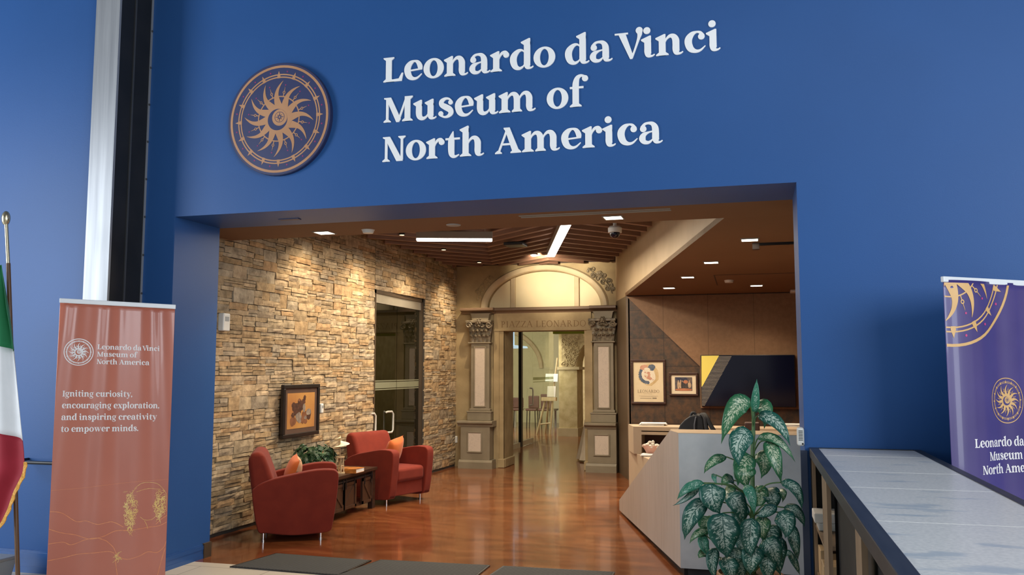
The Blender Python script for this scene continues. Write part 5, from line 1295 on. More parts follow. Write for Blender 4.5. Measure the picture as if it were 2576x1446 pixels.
def pillow(label, loc, rot, w, m, tagm=None, m2=None):
    bm = BM(); n = 12; side = []
    for s in (1, -1):
        g = [[None]*(n+1) for _ in range(n+1)]
        for i in range(n+1):
            for j in range(n+1):
                u, v = 2*i/n-1, 2*j/n-1
                th = 0.075*((1-u*u)*(1-v*v))**0.42
                k = 1 - 0.06*(1-abs(u*v))*(max(abs(u), abs(v)))
                g[i][j] = bm.verts.new((u*w/2*k, s*th, v*w/2*k))
        side.append(g)
        for i in range(n):
            for j in range(n): bm.faces.new((g[i][j], g[i+1][j], g[i+1][j+1], g[i][j+1]))
    bmesh.ops.remove_doubles(bm, verts=bm.verts[:], dist=0.0005)
    o = obj('throw_pillow', bm, m, smooth=True); o.location = loc; o.rotation_euler = rot
    if m2:
        o.data.materials.append(m2)
        for p in o.data.polygons:
            if p.center.y > 0: p.material_index = 1
    tag(o, label, 'cushion')
    if tagm:
        b = BM(); box(b, w/2-0.10, w/2-0.06, 0.036, 0.04, -w/2+0.03, -w/2+0.09); c = obj('fabric_tag', b, M['paper'], o, world=False)
    return o
fa = math.atan2(-0.31, 0.95)
pillow('orange square cushion leaning in the armchair by the glass door', (-4.32+0.10, 9.73+0.04, 0.575), (R(-18), R(8), fa - PI/2 + R(12)), 0.34, M['orange'], True)
fb = math.atan2(0.48, 0.88)
pillow('orange and patterned cushion leaning in the armchair nearest the entrance', (-4.27+0.0, 7.49, 0.57), (R(-16), R(10), fb - PI/2 + R(6)), 0.32, M['orange'], False, M['patch'])
# coffee table
TX0, TX1, TY0, TY1, TZ = -4.78, -4.18, 8.07, 9.17, 0.455
ct = thing('coffee_table', 'dark wooden barn style coffee table between the two red armchairs', 'coffee table', (-4.48, 8.62, 0))
bm = BM(); box(bm, TX0-0.01, TX1+0.02, TY0-0.015, TY1+0.015, TZ-0.035, TZ); obj('tabletop', bm, M['table'], ct, bevel=0.006)
for x in (TX0+0.03, TX1-0.03):
    for y in (TY0+0.035, TY1-0.035):
        bm = BM(); box(bm, x-0.03, x+0.03, y-0.035, y+0.035, 0, TZ-0.035); obj('leg', bm, M['table'], ct, bevel=0.004)
bm = BM(); box(bm, TX0+0.02, TX1-0.04, TY0+0.06, TY1-0.06, 0.07, 0.11); box(bm, TX0+0.02, TX0+0.04, TY0+0.06, TY1-0.06, 0.11, TZ-0.035); box(bm, TX0+0.02, TX1-0.03, TY0+0.06, TY1-0.06, TZ-0.09, TZ-0.035)
for y in (8.42, 8.80): box(bm, TX0+0.04, TX1-0.06, y-0.012, y+0.012, 0.11, TZ-0.09)
obj('cabinet_frame', bm, M['table'], ct)
bm = BM(); box(bm, TX1-0.012, TX1-0.004, TY0+0.05, TY1-0.05, TZ-0.085, TZ-0.065); obj('door_rail', bm, M['blackmetal'], ct)
for y0, y1, fl in ((8.13, 8.43, 0), (8.40, 8.70, 1), (8.85, 9.11, 0)):
    bm = BM(); X = TX1-0.03
    box(bm, X, X+0.016, y0, y1, 0.085, TZ-0.095); d = obj('sliding_door', bm, M['tabledoor'], ct)
    bm = BM(); e = 0.03
    for a0, a1, b0, b1 in ((y0, y1, 0.085, 0.085+e), (y0, y1, TZ-0.095-e, TZ-0.095), (y0, y0+e, 0.085, TZ-0.095), (y1-e, y1, 0.085, TZ-0.095)): box(bm, X+0.016, X+0.025, a0, a1, b0, b1)
    pa, pb = ((y0+e, 0.115), (y1-e, TZ-0.125)) if fl == 0 else ((y1-e, 0.115), (y0+e, TZ-0.125))
    if fl == 1: pa, pb = (y0+e, 0.115), (y1-e, TZ-0.125)
    else: pa, pb = (y1-e, 0.115), (y0+e, TZ-0.125)
    dd_ = Vector((0, pb[0]-pa[0], pb[1]-pa[1])); l = dd_.length/2; dd_.normalize()
    obox(bm, (X+0.02, (pa[0]+pb[0])/2, (pa[1]+pb[1])/2), (0.0045, 0, 0), dd_*l, Vector((0, -dd_.z, dd_.y))*e/2)
    obj('door_brace', bm, M['tabledoor'], d)
    for yy in (y0+0.05, y1-0.05):
        bm = BM(); box(bm, X+0.025, X+0.03, yy-0.008, yy+0.008, TZ-0.16, TZ-0.055); obj('roller_strap', bm, M['blackmetal'], d)
# book
p = onZ(890, 1188, TZ)
bk = thing('book', 'thick book with an orange picture cover and white page edges on the coffee table', 'book', (p.x, p.y, TZ))
bx, by = p.x-0.06, p.y+0.02
bm = BM(); box(bm, bx-0.125, bx+0.125, by-0.095, by+0.095, TZ+0.004, TZ+0.040); obj('pages', bm, M['paper'], bk)
bm = BM(); box(bm, bx-0.13, bx+0.127, by-0.10, by+0.10, TZ, TZ+0.004); box(bm, bx-0.13, bx+0.127, by-0.10, by+0.10, TZ+0.040, TZ+0.044); box(bm, bx-0.13, bx+0.127, by-0.104, by-0.10, TZ, TZ+0.044); obj('cover', bm, M['bookcover'], bk)
# aerial screw style wooden model
p = onZ(864, 1192, TZ); mx_, my_ = p.x-0.06, p.y+0.03
md = thing('wooden_model', 'small wooden tower model with spiralling cream cloth sails on the coffee table', 'model', (mx_, my_, TZ))
bm = BM(); lathe(bm, [(0, 0), (0.055, 0), (0.055, 0.014), (0, 0.014)], (mx_, my_, TZ), 20); obj('base', bm, M['balsa'], md)
bm = BM()
for k in range(4):
    a = PI/4 + k*PI/2; tube(bm, [(mx_+0.045*math.cos(a), my_+0.045*math.sin(a), TZ+0.014), (mx_+0.035*math.cos(a), my_+0.035*math.sin(a), TZ+0.17)], 0.006, 6)
    b = a + PI/2
    tube(bm, [(mx_+0.042*math.cos(a), my_+0.042*math.sin(a), TZ+0.08), (mx_+0.042*math.cos(b), my_+0.042*math.sin(b), TZ+0.08)], 0.004, 5)
    tube(bm, [(mx_+0.045*math.cos(a), my_+0.045*math.sin(a), TZ+0.016), (mx_+0.037*math.cos(b), my_+0.037*math.sin(b), TZ+0.15)], 0.003, 5)
lathe(bm, [(0, 0.165), (0.05, 0.165), (0.05, 0.178), (0, 0.178)], (mx_, my_, TZ), 16)
obj('tower', bm, M['balsa'], md)
bm = BM(); tube(bm, [(mx_, my_, TZ+0.02), (mx_, my_, TZ+0.40)], 0.006, 8); obj('mast', bm, M['balsa'], md)
bm = BM(); prev = None
for k in range(49):
    a = 2*PI*1.5*k/48 + 2.2; z = TZ + 0.25 + 0.13*k/48; rr_ = 0.135*(1 - 0.55*k/48)
    row = [bm.verts.new((mx_+q*rr_*math.cos(a), my_+q*rr_*math.sin(a), z + 0.018*(1-q))) for q in (0.05, 0.5, 1.0)]
    if prev:
        for i in range(2): bm.faces.new((prev[i], prev[i+1], row[i+1], row[i]))
    prev = row
obj('sail', bm, M['sail'], md, smooth=True)
# ivy planter
def ivy():
    p = onZ(800, 1180, TZ); x, y = -4.52, 8.38
    t = thing('potted_ivy', 'bushy dark green ivy in a black pot on the coffee table', 'potted plant', (x, y, TZ))
    bm = BM(); lathe(bm, [(0, 0), (0.09, 0), (0.125, 0.11), (0.13, 0.115), (0.115, 0.11), (0, 0.10)], (x, y, TZ)); obj('pot', bm, M['pot'], t, smooth=True)
    bm = BM(); r = random.Random(8)
    for k in range(190):
        a, b = r.uniform(0, 2*PI), r.uniform(-0.25, 1.0)
        q = r.uniform(0.75, 1.0)
        c = Vector((x + 0.235*q*math.cos(a)*math.sqrt(max(0.05, 1-b*b*0.8)), y + 0.235*q*math.sin(a)*math.sqrt(max(0.05, 1-b*b*0.8)), TZ + 0.16 + 0.15*q*b))
        n = (c - Vector((x, y, TZ+0.08))).normalized() + Vector((r.uniform(-.5,.5), r.uniform(-.5,.5), r.uniform(-.2,.5)))
        n.normalize(); u, v = frame_of(n); s = r.uniform(0.028, 0.045); w = r.uniform(0, 6.28)
        u, v = u*math.cos(w)+v*math.sin(w), v*math.cos(w)-u*math.sin(w)
        shape = [(0,-1),(0.55,-0.85),(1.0,-0.3),(0.45,0.05),(0.6,0.55),(0.2,0.45),(0,1.15),(-0.2,0.45),(-0.6,0.55),(-0.45,0.05),(-1.0,-0.3),(-0.55,-0.85)]
        cv = bm.verts.new(c + n*0.010); vs = [bm.verts.new(c + (u*px_ + v*py_)*s - n*0.004) for px_, py_ in shape]
        for i in range(12): bm.faces.new((cv, vs[i], vs[(i+1) % 12]))
    o = obj('foliage', bm, M['leafdark'], t); o['kind'] = 'stuff'
    bm = BM()
    for k in range(14):
        a = k*2*PI/14; tube(bm, [(x+0.04*math.cos(a), y+0.04*math.sin(a), TZ+0.10), (x+0.10*math.cos(a), y+0.10*math.sin(a), TZ+0.19), (x+0.19*math.cos(a), y+0.19*math.sin(a), TZ+0.20)], 0.004, 5)
    obj('stems', bm, M['stalk'], t)
ivy()
# picture on the stone wall (frame faces +x)
def wall_picture():
    X = xs(8.67) + 0.075
    y0, y1, z0, z1 = 8.22, 8.99, 0.815, 1.395
    p0, p1 = onX(713, 968, X), onX(801, 1091, X)
    y0, y1, z0, z1 = p0.y, p1.y, p1.z, p0.z
    t = thing('framed_print', 'black framed print of a dark brown crowd on orange ground, hung on the ledgestone wall', 'picture', (X, (y0+y1)/2, z0))
    bm = BM(); f = 0.042
    for a0, a1, b0, b1 in ((y0, y1, z0, z0+f), (y0, y1, z1-f, z1), (y0, y0+f, z0+f, z1-f), (y1-f, y1, z0+f, z1-f)): box(bm, X-0.03, X+0.012, a0, a1, b0, b1)
    obj('frame', bm, M['frameblack'], t, bevel=0.006)
    bm = BM(); box(bm, X-0.02, X-0.006, y0+f, y1-f, z0+f, z1-f); obj('mat_board', bm, M['mat_brown'], t)
    a0, a1, b0, b1 = y0+f+0.055, y1-f-0.055, z0+f+0.05, z1-f-0.05
    bm = BM(); box(bm, X-0.006, X-0.004, a0, a1, b0, b1); obj('print_ground', bm, pm('ochre_print_ground', (0.50,0.25,0.07), (0.40,0.165,0.05), scale=4), t)
    r = random.Random(12)
    dk = pm('print_umber', (0.045,0.02,0.014), (0.11,0.045,0.028), scale=28); pa = pm('print_grey', (0.36,0.29,0.22), (0.18,0.14,0.12), scale=22); ru = pm('print_russet', (0.17,0.065,0.03), (0.24,0.10,0.05), scale=22)
    def blobs(nme, m, lst, off):
        bm = BM()
        for k, (u, v, ru_, rv_) in enumerate(lst):
            n = 16
            bm.faces.new([bm.verts.new((X-0.0035+off+k*2e-5, a0+(a1-a0)*(u+ru_*(1+r.uniform(-.18,.18))*math.cos(2*PI*q/n)), b0+(b1-b0)*(v+rv_*(1+r.uniform(-.18,.18))*math.sin(2*PI*q/n)))) for q in range(n)])
        obj(nme, bm, m, t)
    blobs('umber_shapes', dk, [(0.30,0.58,0.16,0.13),(0.45,0.62,0.16,0.14),(0.36,0.46,0.15,0.12),(0.62,0.85,0.05,0.08),(0.58,0.74,0.07,0.08),(0.44,0.76,0.07,0.06),(0.22,0.66,0.07,0.08),(0.76,0.36,0.10,0.15),(0.20,0.38,0.06,0.08)], 0)
    blobs('russet_shapes', ru, [(0.20,0.20,0.12,0.12),(0.56,0.24,0.10,0.12),(0.62,0.38,0.10,0.10),(0.66,0.18,0.07,0.08),(0.42,0.80,0.05,0.04)], 0.0004)
    blobs('grey_shapes', pa, [(0.40,0.32,0.10,0.13),(0.60,0.56,0.05,0.12),(0.77,0.44,0.09,0.10),(0.44,0.20,0.06,0.06),(0.66,0.28,0.05,0.05)], 0.0008)
wall_picture()
# small wall controls
def wall_control(lab, px, X, w, h, name='wall_switch', cat='switch'):
    p = onX(*px, X); t = thing(name, lab, cat, p[:])
    bm = BM(); box(bm, X-0.05, X+0.014, p.y-w/2, p.y+w/2, p.z-h/2, p.z+h/2); obj('plate', bm, M['plastic'], t, bevel=0.012, seg=3)
    bm = BM(); box(bm, X+0.0145, X+0.017, p.y-w*0.26, p.y+w*0.26, p.z+h*0.05, p.z+h*0.3); obj('display', bm, M['greyplastic'], t)
wall_control('white rounded control unit high on the ledgestone wall beside the blue jamb', (568, 810), xs(7.2)+0.06, 0.11, 0.17, 'wall_control', 'control unit')
wall_control('white switch plate on the ledgestone beside the black framed print', (809, 1027), xs(9.1)+0.06, 0.06, 0.11)
wall_control('small outlet plate low on the ledgestone beside the left pilaster', (1150, 1105), xs(13.0)+0.05, 0.07, 0.11, 'wall_outlet', 'outlet')
wall_control('white switch plate at the far end of the ledgestone wall beside the left capital', (1170, 868), xs(13.3)+0.05, 0.06, 0.11)

# ================================================================== LOBBY: sign on the blue wall
sign = thing('wall_sign', 'three lines of raised white serif lettering on the blue wall above the entrance', 'sign', (-1.4, YF, 3.4))
def sign_line(s, x0, x1, z, size, space=.55):
    w = text_width(s, GB, 0.0, space); sx = (x1-x0)/w
    x = 0.0
    for c in s:
        if c in ' |': x += space if c == ' ' else 0.12; continue
        q, adv = GB[c]; bm = BM()
        put_glyph(bm, q, 0.0, lambda u, v, d, x=x: Vector((x0 + x*sx + u, YF - d, z + v)), sx, size, 0.009, 0.0)
        obj('letter', bm, M['white'], sign); x += adv
sign_line('Leonardo da|Vinci', -2.648, -0.165, 3.706, 0.149, .42)
sign_line('Museum of', -2.640, -1.115, 3.395, 0.149, .50)
sign_line('North America', -2.645, -0.570, 3.095, 0.149, .50)
# medallion
mc = (-3.508, 3.487); MR = 0.432
md = thing('medallion', 'round navy medallion with a copper sun emblem on the blue wall left of the lettering', 'medallion', (mc[0], YF, mc[1]))
bm = BM()
prism_y(bm, [(mc[0]+0.445*math.cos(2*PI*k/72), mc[1]+0.445*math.sin(2*PI*k/72)) for k in range(72)], YF-0.035, YF); obj('edge_ring', bm, M['medaledge'], md)
bm = BM(); prism_y(bm, [(mc[0]+0.440*math.cos(2*PI*k/72), mc[1]+0.440*math.sin(2*PI*k/72)) for k in range(72)], YF-0.038, YF-0.030); obj('face', bm, M['medal'], md)
EL = emblem(0.425, 0, 0)
fm = lambda u, v, d: Vector((mc[0]+u, YF-0.0385-d, mc[1]+v))
for lay, nme, m in ((0, 'sun_emblem', M['copper']), (1, 'emblem_dots', M['magenta']), (2, 'emblem_core', M['medal'])):
    bm = BM(); flat(bm, EL[lay], fm, 0.0005 + (0.0016 if lay == 2 else 0)); obj(nme, bm, m, md)

# ================================================================== roll-up banners
def banner(name, label, pl, pr, ztl, ztr, m, waves, amp, build, lean=0.0):
    pl, pr = Vector((*pl, 0)), Vector((*pr, 0)); W = (pr-pl).length; ux = (pr-pl)/W; nn = Vector((ux.y, -ux.x, 0))
    H = (ztl+ztr)/2
    def f(u, v, d):
        fade = min(1.0, v/0.4)
        top = ztl + (ztr-ztl)*u/W
        return pl + ux*u + Vector((0, 0, v*top/H)) + nn*(waves(u/W, v/H)*amp*fade + d - lean*(1-v/H))
    t = thing(name, label, 'banner', ((pl+pr)/2)[:])
    bm = BM(); nu, nv_ = 220, 40
    for dd in (0.0,):
        g = [[bm.verts.new(f(W*i/nu, 0.06 + (H-0.075)*j/nv_, dd)) for j in range(nv_+1)] for i in range(nu+1)]
        for i in range(nu):
            for j in range(nv_): bm.faces.new((g[i][j], g[i+1][j], g[i+1][j+1], g[i][j+1]))
    o = obj('banner_sheet', bm, m, t, smooth=True)
    sd = o.modifiers.new('t', 'SOLIDIFY'); sd.thickness = 0.0004; sd.offset = 0
    c0, c1 = f(0, H, 0), f(W, H, 0); c0.z -= 0.012; c1.z -= 0.012
    bm = BM(); obox(bm, (c0+c1)/2, (c1-c0)/2 + ux*0.004, nn*0.011, Vector((0, 0, 0.016))); obj('top_rail', bm, M['bannerbar'], t, bevel=0.004)
    bm = BM(); obox(bm, (pl+pr)/2 - nn*(lean+0.02) + Vector((0,0,0.04)), ux*(W/2+0.02), nn*0.055, Vector((0,0,0.04))); obj('base_cassette', bm, M['alu'], t, bevel=0.012)
    for s in (0.2, 0.8):
        bm = BM(); obox(bm, pl + ux*W*s - nn*(lean+0.02) + Vector((0,0,0.008)), ux*0.02, nn*0.16, Vector((0,0,0.008))); obj('foot', bm, M['alu'], t)
    bm = BM(); tube(bm, [(pl+pr)/2 - nn*(lean+0.05) + Vector((0,0,0.06)), Vector(((pl+pr).x/2, (pl+pr).y/2, c0.z)) - nn*0.05], 0.008, 8); obj('support_pole', bm, M['alu'], t)
    build(t, f, W, H)
    return t
def wv_t(u, v):
    a = math.sin((u-0.5)*(17 + 9*v) + 0.6)*0.65 + math.sin((u-0.5)*(27 + 16*v) + 1.7)*0.35*v
    return a*(0.35 + 0.65*v)
def fill_terra(t, f, W, H):
    k = W/0.765
    bm = BM(); E = emblem(0.096*k, 0.134*k, H-0.362, 1.4)
    flat(bm, E[0], f, 0.0016); obj('logo_emblem', bm, M['print_white'], t)
    bm = BM(); flat(bm, E[2], f, 0.0034); obj('logo_core', bm, M['terra'], t)
    bm = BM()
    for s, w, z in (('Leonardo da|Vinci', 0.418, 0.312), ('Museum of', 0.262, 0.363), ('North America', 0.350, 0.415)):
        text(bm, s, lambda u, v, d, z=z: f(0.253*k+u, H-0.026-z+v, d), width=w*k, size=0.0265, d0=0.0014, space=.42)
    for s, w, z in (('Igniting curiosity,', 0.455, 0.635), ('encouraging exploration,', 0.640, 0.715), ('and inspiring creativity', 0.625, 0.795), ('to empower minds.', 0.505, 0.875)):
        text(bm, s, lambda u, v, d, z=z: f(0.043*k+u, H-0.033-z+v, d), width=w*k, size=0.031, d0=0.0014, space=.48)
    obj('lettering', bm, M['print_white'], t)
    # loose gold line drawing along the foot of the banner (generic curling lines)
    bm = BM(); bm2 = BM(); r = random.Random(21)
    def line(b, pts, w, d=0.0013):
        c = catmull([(x*W, z) for x, z in pts], 8); prev = None
        for i, (x, z) in enumerate(c):
            p, q = c[max(0, i-1)], c[min(len(c)-1, i+1)]; dx_, dz_ = q[0]-p[0], q[1]-p[1]; n = math.hypot(dx_, dz_) or 1
            ww = w*(0.6+0.6*r.random())
            row = [(x - dz_/n*ww/2, z + dx_/n*ww/2), (x + dz_/n*ww/2, z - dx_/n*ww/2)]
            row = [b.verts.new(f(min(max(a, 0.002), W-0.002), c_, d)) for a, c_ in row]
            if prev: b.faces.new((prev[0], prev[1], row[1], row[0]))
            prev = row
    def zz(y): return 0.10 + (1446-y)/346.0      # heights read off the printed drawing
    for pts in ([(0.0,1276),(0.10,1281),(0.22,1302),(0.30,1302),(0.40,1312),(0.52,1308),(0.62,1322)],
                [(0.0,1316),(0.10,1326),(0.22,1333),(0.34,1345),(0.45,1341),(0.55,1330),(0.66,1330)],
                [(0.0,1350),(0.12,1348),(0.19,1355),(0.30,1346),(0.40,1344),(0.48,1352)],
                [(0.0,1388),(0.14,1383),(0.24,1378),(0.38,1378),(0.50,1377),(0.55,1382)],
                [(0.48,1352),(0.54,1368),(0.58,1388),(0.66,1399),(0.76,1394),(0.84,1385),(0.92,1388),(0.98,1376),(1.0,1360)],
                [(0.62,1331),(0.72,1330),(0.84,1326),(0.93,1324),(1.0,1316)], [(0.90,1320),(0.95,1308),(1.0,1300)], [(0.99,1380),(0.96,1410),(0.93,1446)],
                [(0.56,1396),(0.575,1420),(0.59,1446)], [(0.0,1228),(0.3,1224),(0.6,1217),(1.0,1212)]):
        line(bm, [(x, zz(y)) for x, y in pts], 0.0036 if pts[0][1] > 1230 else 0.0014)
    obj('line_drawing', bm, M['print_glow'], t)
    # two curling tresses of lines
    for cx_, cy_, rx_, ry_, n in ((0.675, 1285, 0.060, 48, 60), (0.93, 1272, 0.055, 36, 44)):
        for k in range(n):
            a1, q1 = r.uniform(0, 6.28), math.sqrt(r.random()); u, y = cx_ + rx_*q1*math.cos(a1)*0.85, cy_ + ry_*q1*math.sin(a1)
            pts = []; a0 = r.uniform(0, 6.28); s = r.choice((1, -1)); q = r.uniform(0.010, 0.026)
            for j in range(6): pts.append((min(0.995, u + q*(1-j*0.12)*math.cos(a0+s*j*0.9)), zz(y) + q*W*(1-j*0.12)*math.sin(a0+s*j*0.9)))
            line(bm2, pts, r.uniform(0.0014, 0.0034), 0.0014 + k*1e-6)
        for k in range(n//2):
            a1, q1 = r.uniform(0, 6.28), math.sqrt(r.random()); u, y = cx_ + rx_*q1*math.cos(a1)*0.85, cy_ - 8 + ry_*0.8*q1*math.sin(a1); ph = r.uniform(0, 6); am = r.uniform(0.006, 0.014); ln = r.uniform(14, 36)
            line(bm2, [(min(0.995, u + am*math.sin(ph + j*1.25)), zz(y + ln*j/7)) for j in range(8)], r.uniform(0.0012, 0.0026), 0.0015 + k*1e-6)
        for k in range(n//3):
            u, y = cx_ + rx_*r.uniform(-1.2, 0.2), cy_ + ry_*r.uniform(-1, 1); line(bm2, [(u, zz(y)), (u + 0.02, zz(y - r.uniform(-1, 2))), (min(0.995, u + r.uniform(0.03, 0.06)), zz(y - r.uniform(-2, 3)))], 0.0011)
    for pts in ([(0.70,1232),(0.76,1220),(0.83,1218),(0.90,1222),(0.95,1234)], [(0.72,1240),(0.82,1233),(0.93,1236)], [(0.66,1250),(0.69,1238),(0.72,1230)], [(0.95,1234),(0.985,1250),(0.985,1280)],
                [(0.76,1300),(0.80,1308),(0.86,1308),(0.90,1300)], [(0.80,1310),(0.82,1320),(0.83,1330)]):
        line(bm2, [(x, zz(y)) for x, y in pts], 0.0022)
    for k in range(14):
        u, y = 0.575 + r.uniform(-0.012, 0.02), 1391 + r.uniform(-7, 8); line(bm2, [(u, zz(y)), (u+r.uniform(-.02,.02), zz(y+r.uniform(-6,6))), (u+r.uniform(-.03,.03), zz(y+r.uniform(-8,8)))], 0.0026)
    obj('curled_line_drawing', bm2, M['print_bright'], t)
banner('rollup_banner', 'terracotta roll-up banner with white lettering in front of the steel column', (-4.625, 4.90), (-4.06, 5.385), 2.040, 2.018, M['terra'], wv_t, 0.0085, fill_terra, 0.0)
def wv_p(u, v):
    return math.sin(u*9.0 + 0.3)*0.8 + math.sin(u*23 + 1.0)*0.35 + -3.4*(max(0, 0.20-u)/0.20)**1.6
def fill_purple(t, f, W, H):
    rect = (0.004, W-0.004, 0.12, H-0.03)
    E = emblem(0.466, 0.035, H+0.085, 0.75)
    bm = BM(); flat(bm, E[0], f, 0.0014, rect); obj('large_emblem', bm, M['print_gold'], t)
    bm = BM(); flat(bm, E[1], f, 0.0014, rect); obj('emblem_dots', bm, M['print_pink'], t)
    E = emblem(0.126, W*0.5, H-0.675, 0.8)
    bm = BM(); flat(bm, E[0], f, 0.0014); obj('small_emblem', bm, M['print_gold'], t)
    bm = BM(); flat(bm, E[2], f, 0.0034); obj('emblem_core', bm, M['purple'], t)
    bm = BM()
    for s, w, z in (('Leonardo da|Vinci', 0.56, 0.925), ('Museum of', 0.345, 0.998), ('North America', 0.465, 1.070)):
        text(bm, s, lambda u, v, d, z=z: f(W*0.5+u, H-z+v, d), width=w, size=0.037, d0=0.0014, space=.42, align='c')
    obj('lettering', bm, M['print_white'], t)
BL = (1.018, 5.14); BU = (0.777, 0.629)
banner('rollup_banner', 'purple roll-up banner with gold sun emblems behind the stone topped case', BL, (BL[0]+0.85*BU[0], BL[1]+0.85*BU[1]), 2.055, 2.055, M['purple'], wv_p, 0.010, fill_purple, 0.0)

# ================================================================== flag
def flag():
    Y = 4.9
    t = thing('flag', 'green, white and red flag with gold fringe hanging on a wooden pole', 'flag', (-4.93, Y, 0))
    base = onY(30, 1446, Y); base = Vector((base.x, Y, 0.0))
    mid_, topp = onY(18, 1000, Y), onY(1, 560, Y)
    bm = BM(); tube(bm, [(base.x+0.012, Y+0.05, 0.02), (mid_.x, Y+0.05, mid_.z), (onY(6, 660, Y).x, Y+0.05, onY(6, 660, Y).z)], 0.015, 10); obj('pole', bm, M['pole'], t, smooth=True)
    bm = BM(); tube(bm, [(onY(6, 662, Y).x, Y+0.05, onY(6, 662, Y).z), (topp.x, Y+0.05, topp.z)], 0.013, 10); ball(bm, (topp.x-0.005, Y+0.05, topp.z+0.04), 0.03, sz=1.8); obj('pole_top', bm, M['brass'], t, smooth=True)
    bm = BM(); lathe(bm, [(0, 0), (0.16, 0), (0.16, 0.02), (0.05, 0.05), (0.03, 0.10), (0, 0.10)], (base.x+0.012, Y+0.05, 0)); obj('stand', bm, M['brass'], t, smooth=True)
    # drape: right outline and folds; the left side falls outside the frame
    out = [(20, 668), (36, 760), (52, 860), (62, 960), (72, 1080), (77, 1140), (75, 1185), (52, 1232), (34, 1280), (14, 1318)]
    rows = 44
    R_ = catmull([(*p,) for p in out], 6)
    z0, z1 = onY(14, 1318, Y).z, onY(20, 668, Y).z
    def edge(z):
        best = None
        for p, q in zip(R_, R_[1:]):
            a, b = onY(*p, Y), onY(*q, Y)
            if min(a.z, b.z) - 1e-6 <= z <= max(a.z, b.z) + 1e-6:
                k = (z-a.z)/((b.z-a.z) or 1e-6); return a.x + (b.x-a.x)*k
        return onY(*R_[-1], Y).x
    def left(z): return onY(0, 700, Y).x - 0.02 - 0.34*(z1-z)/(z1-z0)*0.9
    N_ = 40
    def pt(i, z):
        a = i/N_; l, r_ = left(z), edge(z)
        x = l + (r_-l)*a
        amp = 0.028*min(1, (z1-z)/0.35 + 0.1)
        return Vector((x, Y - 0.02 + amp*math.sin(a*15 + z*0.9) - 0.03*a, z))
    def zb(a, zlow, zhigh): return zlow
    # stripe boundaries slope down to the right
    def bound(a, zl, zr): return zl + (zr-zl)*a
    zg = lambda a: bound(a, onY(0, 855, Y).z + 0.02, onY(55, 884, Y).z)
    zr_ = lambda a: bound(a, onY(0, 1066, Y).z + 0.03, onY(75, 1106, Y).z)
    zbot = lambda a: bound(a, z0 + 0.10, z0) if a < 0.93 else z0 + (a-0.93)/0.07*0.02
    def part(nme, m, lo, hi):
        bm = BM(); g = []
        for i in range(N_+1):
            a = i/N_; h, l = hi(a), lo(a); col_ = []
            for j in range(15): z = l + (h-l)*j/14; col_.append(bm.verts.new(pt(i, z)))
            g.append(col_)
        for i in range(N_):
            for j in range(14): bm.faces.new((g[i][j], g[i+1][j], g[i+1][j+1], g[i][j+1]))
        o = obj(nme, bm, m, t, smooth=True); s = o.modifiers.new('t', 'SOLIDIFY'); s.thickness = 0.003
    ztop = lambda a: z1 - 0.0*a
    part('green_stripe', M['green'], zg, ztop); part('white_stripe', M['flagwhite'], zr_, zg); part('red_stripe', M['red'], zbot, zr_)
    bm = BM()
    P_ = [pt(N_, zr_(1) - (zr_(1)-z0)*k/24) for k in range(6, 25)] + [pt(i, zbot(i/N_)) for i in range(N_-1, -1, -1)]
    prev = None
    for k, p in enumerate(P_):
        q0, q1 = P_[max(0, k-1)], P_[min(len(P_)-1, k+1)]
        d = (q1-q0).normalized(); n = Vector((-d.z, 0, d.x)); n = n if n.z <= 0.2 or n.x > 0 else -n
        if n.dot(Vector((0.5, 0, -1))) < 0: n = -n
        row = [bm.verts.new(p + Vector((0, -0.004, 0))), bm.verts.new(p + n*0.024 + Vector((0, -0.004 + 0.006*math.sin(k*2), 0)))]
        if prev: bm.faces.new((prev[0], prev[1], row[1], row[0]))
        prev = row
    L_ = [Vector((onY(9 - 12*k/10, 662 + 22*k, Y).x, Y-0.055, onY(8, 662 + 22*k, Y).z)) for k in range(28)]
    tube(bm, L_, 0.011, 6)
    o = obj('gold_fringe', bm, M['fringe'], t); s = o.modifiers.new('t', 'SOLIDIFY'); s.thickness = 0.006
flag()
# wall rod between flag and banner
a, b = onY(70, 1163, 5.35), onY(130, 1166, 5.35)
rd = thing('wall_rod', 'short black rod on the blue wall between the flag and the terracotta banner', 'rail', (a.x, 5.35, a.z))
bm = BM(); tube(bm, [(a.x-0.25, 5.35, a.z), (b.x+0.2, 5.35, a.z)], 0.013, 8); obj('bar', bm, M['blackmetal'], rd, smooth=True)
for x in (a.x-0.2, b.x+0.15):
    bm = BM(); tube(bm, [(x, 5.35, a.z), (x, 5.562, a.z)], 0.010, 8); obj('bracket', bm, M['blackmetal'], rd, smooth=True)
# grey bin at the left edge
p = onY(6, 1420, 5.2)
gb = thing('waste_bin', 'grey plastic bin on the floor at the foot of the flag pole', 'bin', (p.x-0.14, 5.2, 0))
bm = BM(); prism(bm, [(-0.15,-0.11),(0.15,-0.11),(0.15,0.11),(-0.15,0.11)], lambda x, y: (p.x-0.13+x*0.8, 5.2+y*0.8, 0), lambda x, y: (p.x-0.13+x, 5.2+y, 0.17)); obj('bin_body', bm, M['greyplastic'], gb, bevel=0.012)
bm = BM(); box(bm, p.x-0.29, p.x+0.03, 5.08, 5.32, 0.165, 0.19); obj('rim', bm, M['alu'], gb, bevel=0.008)

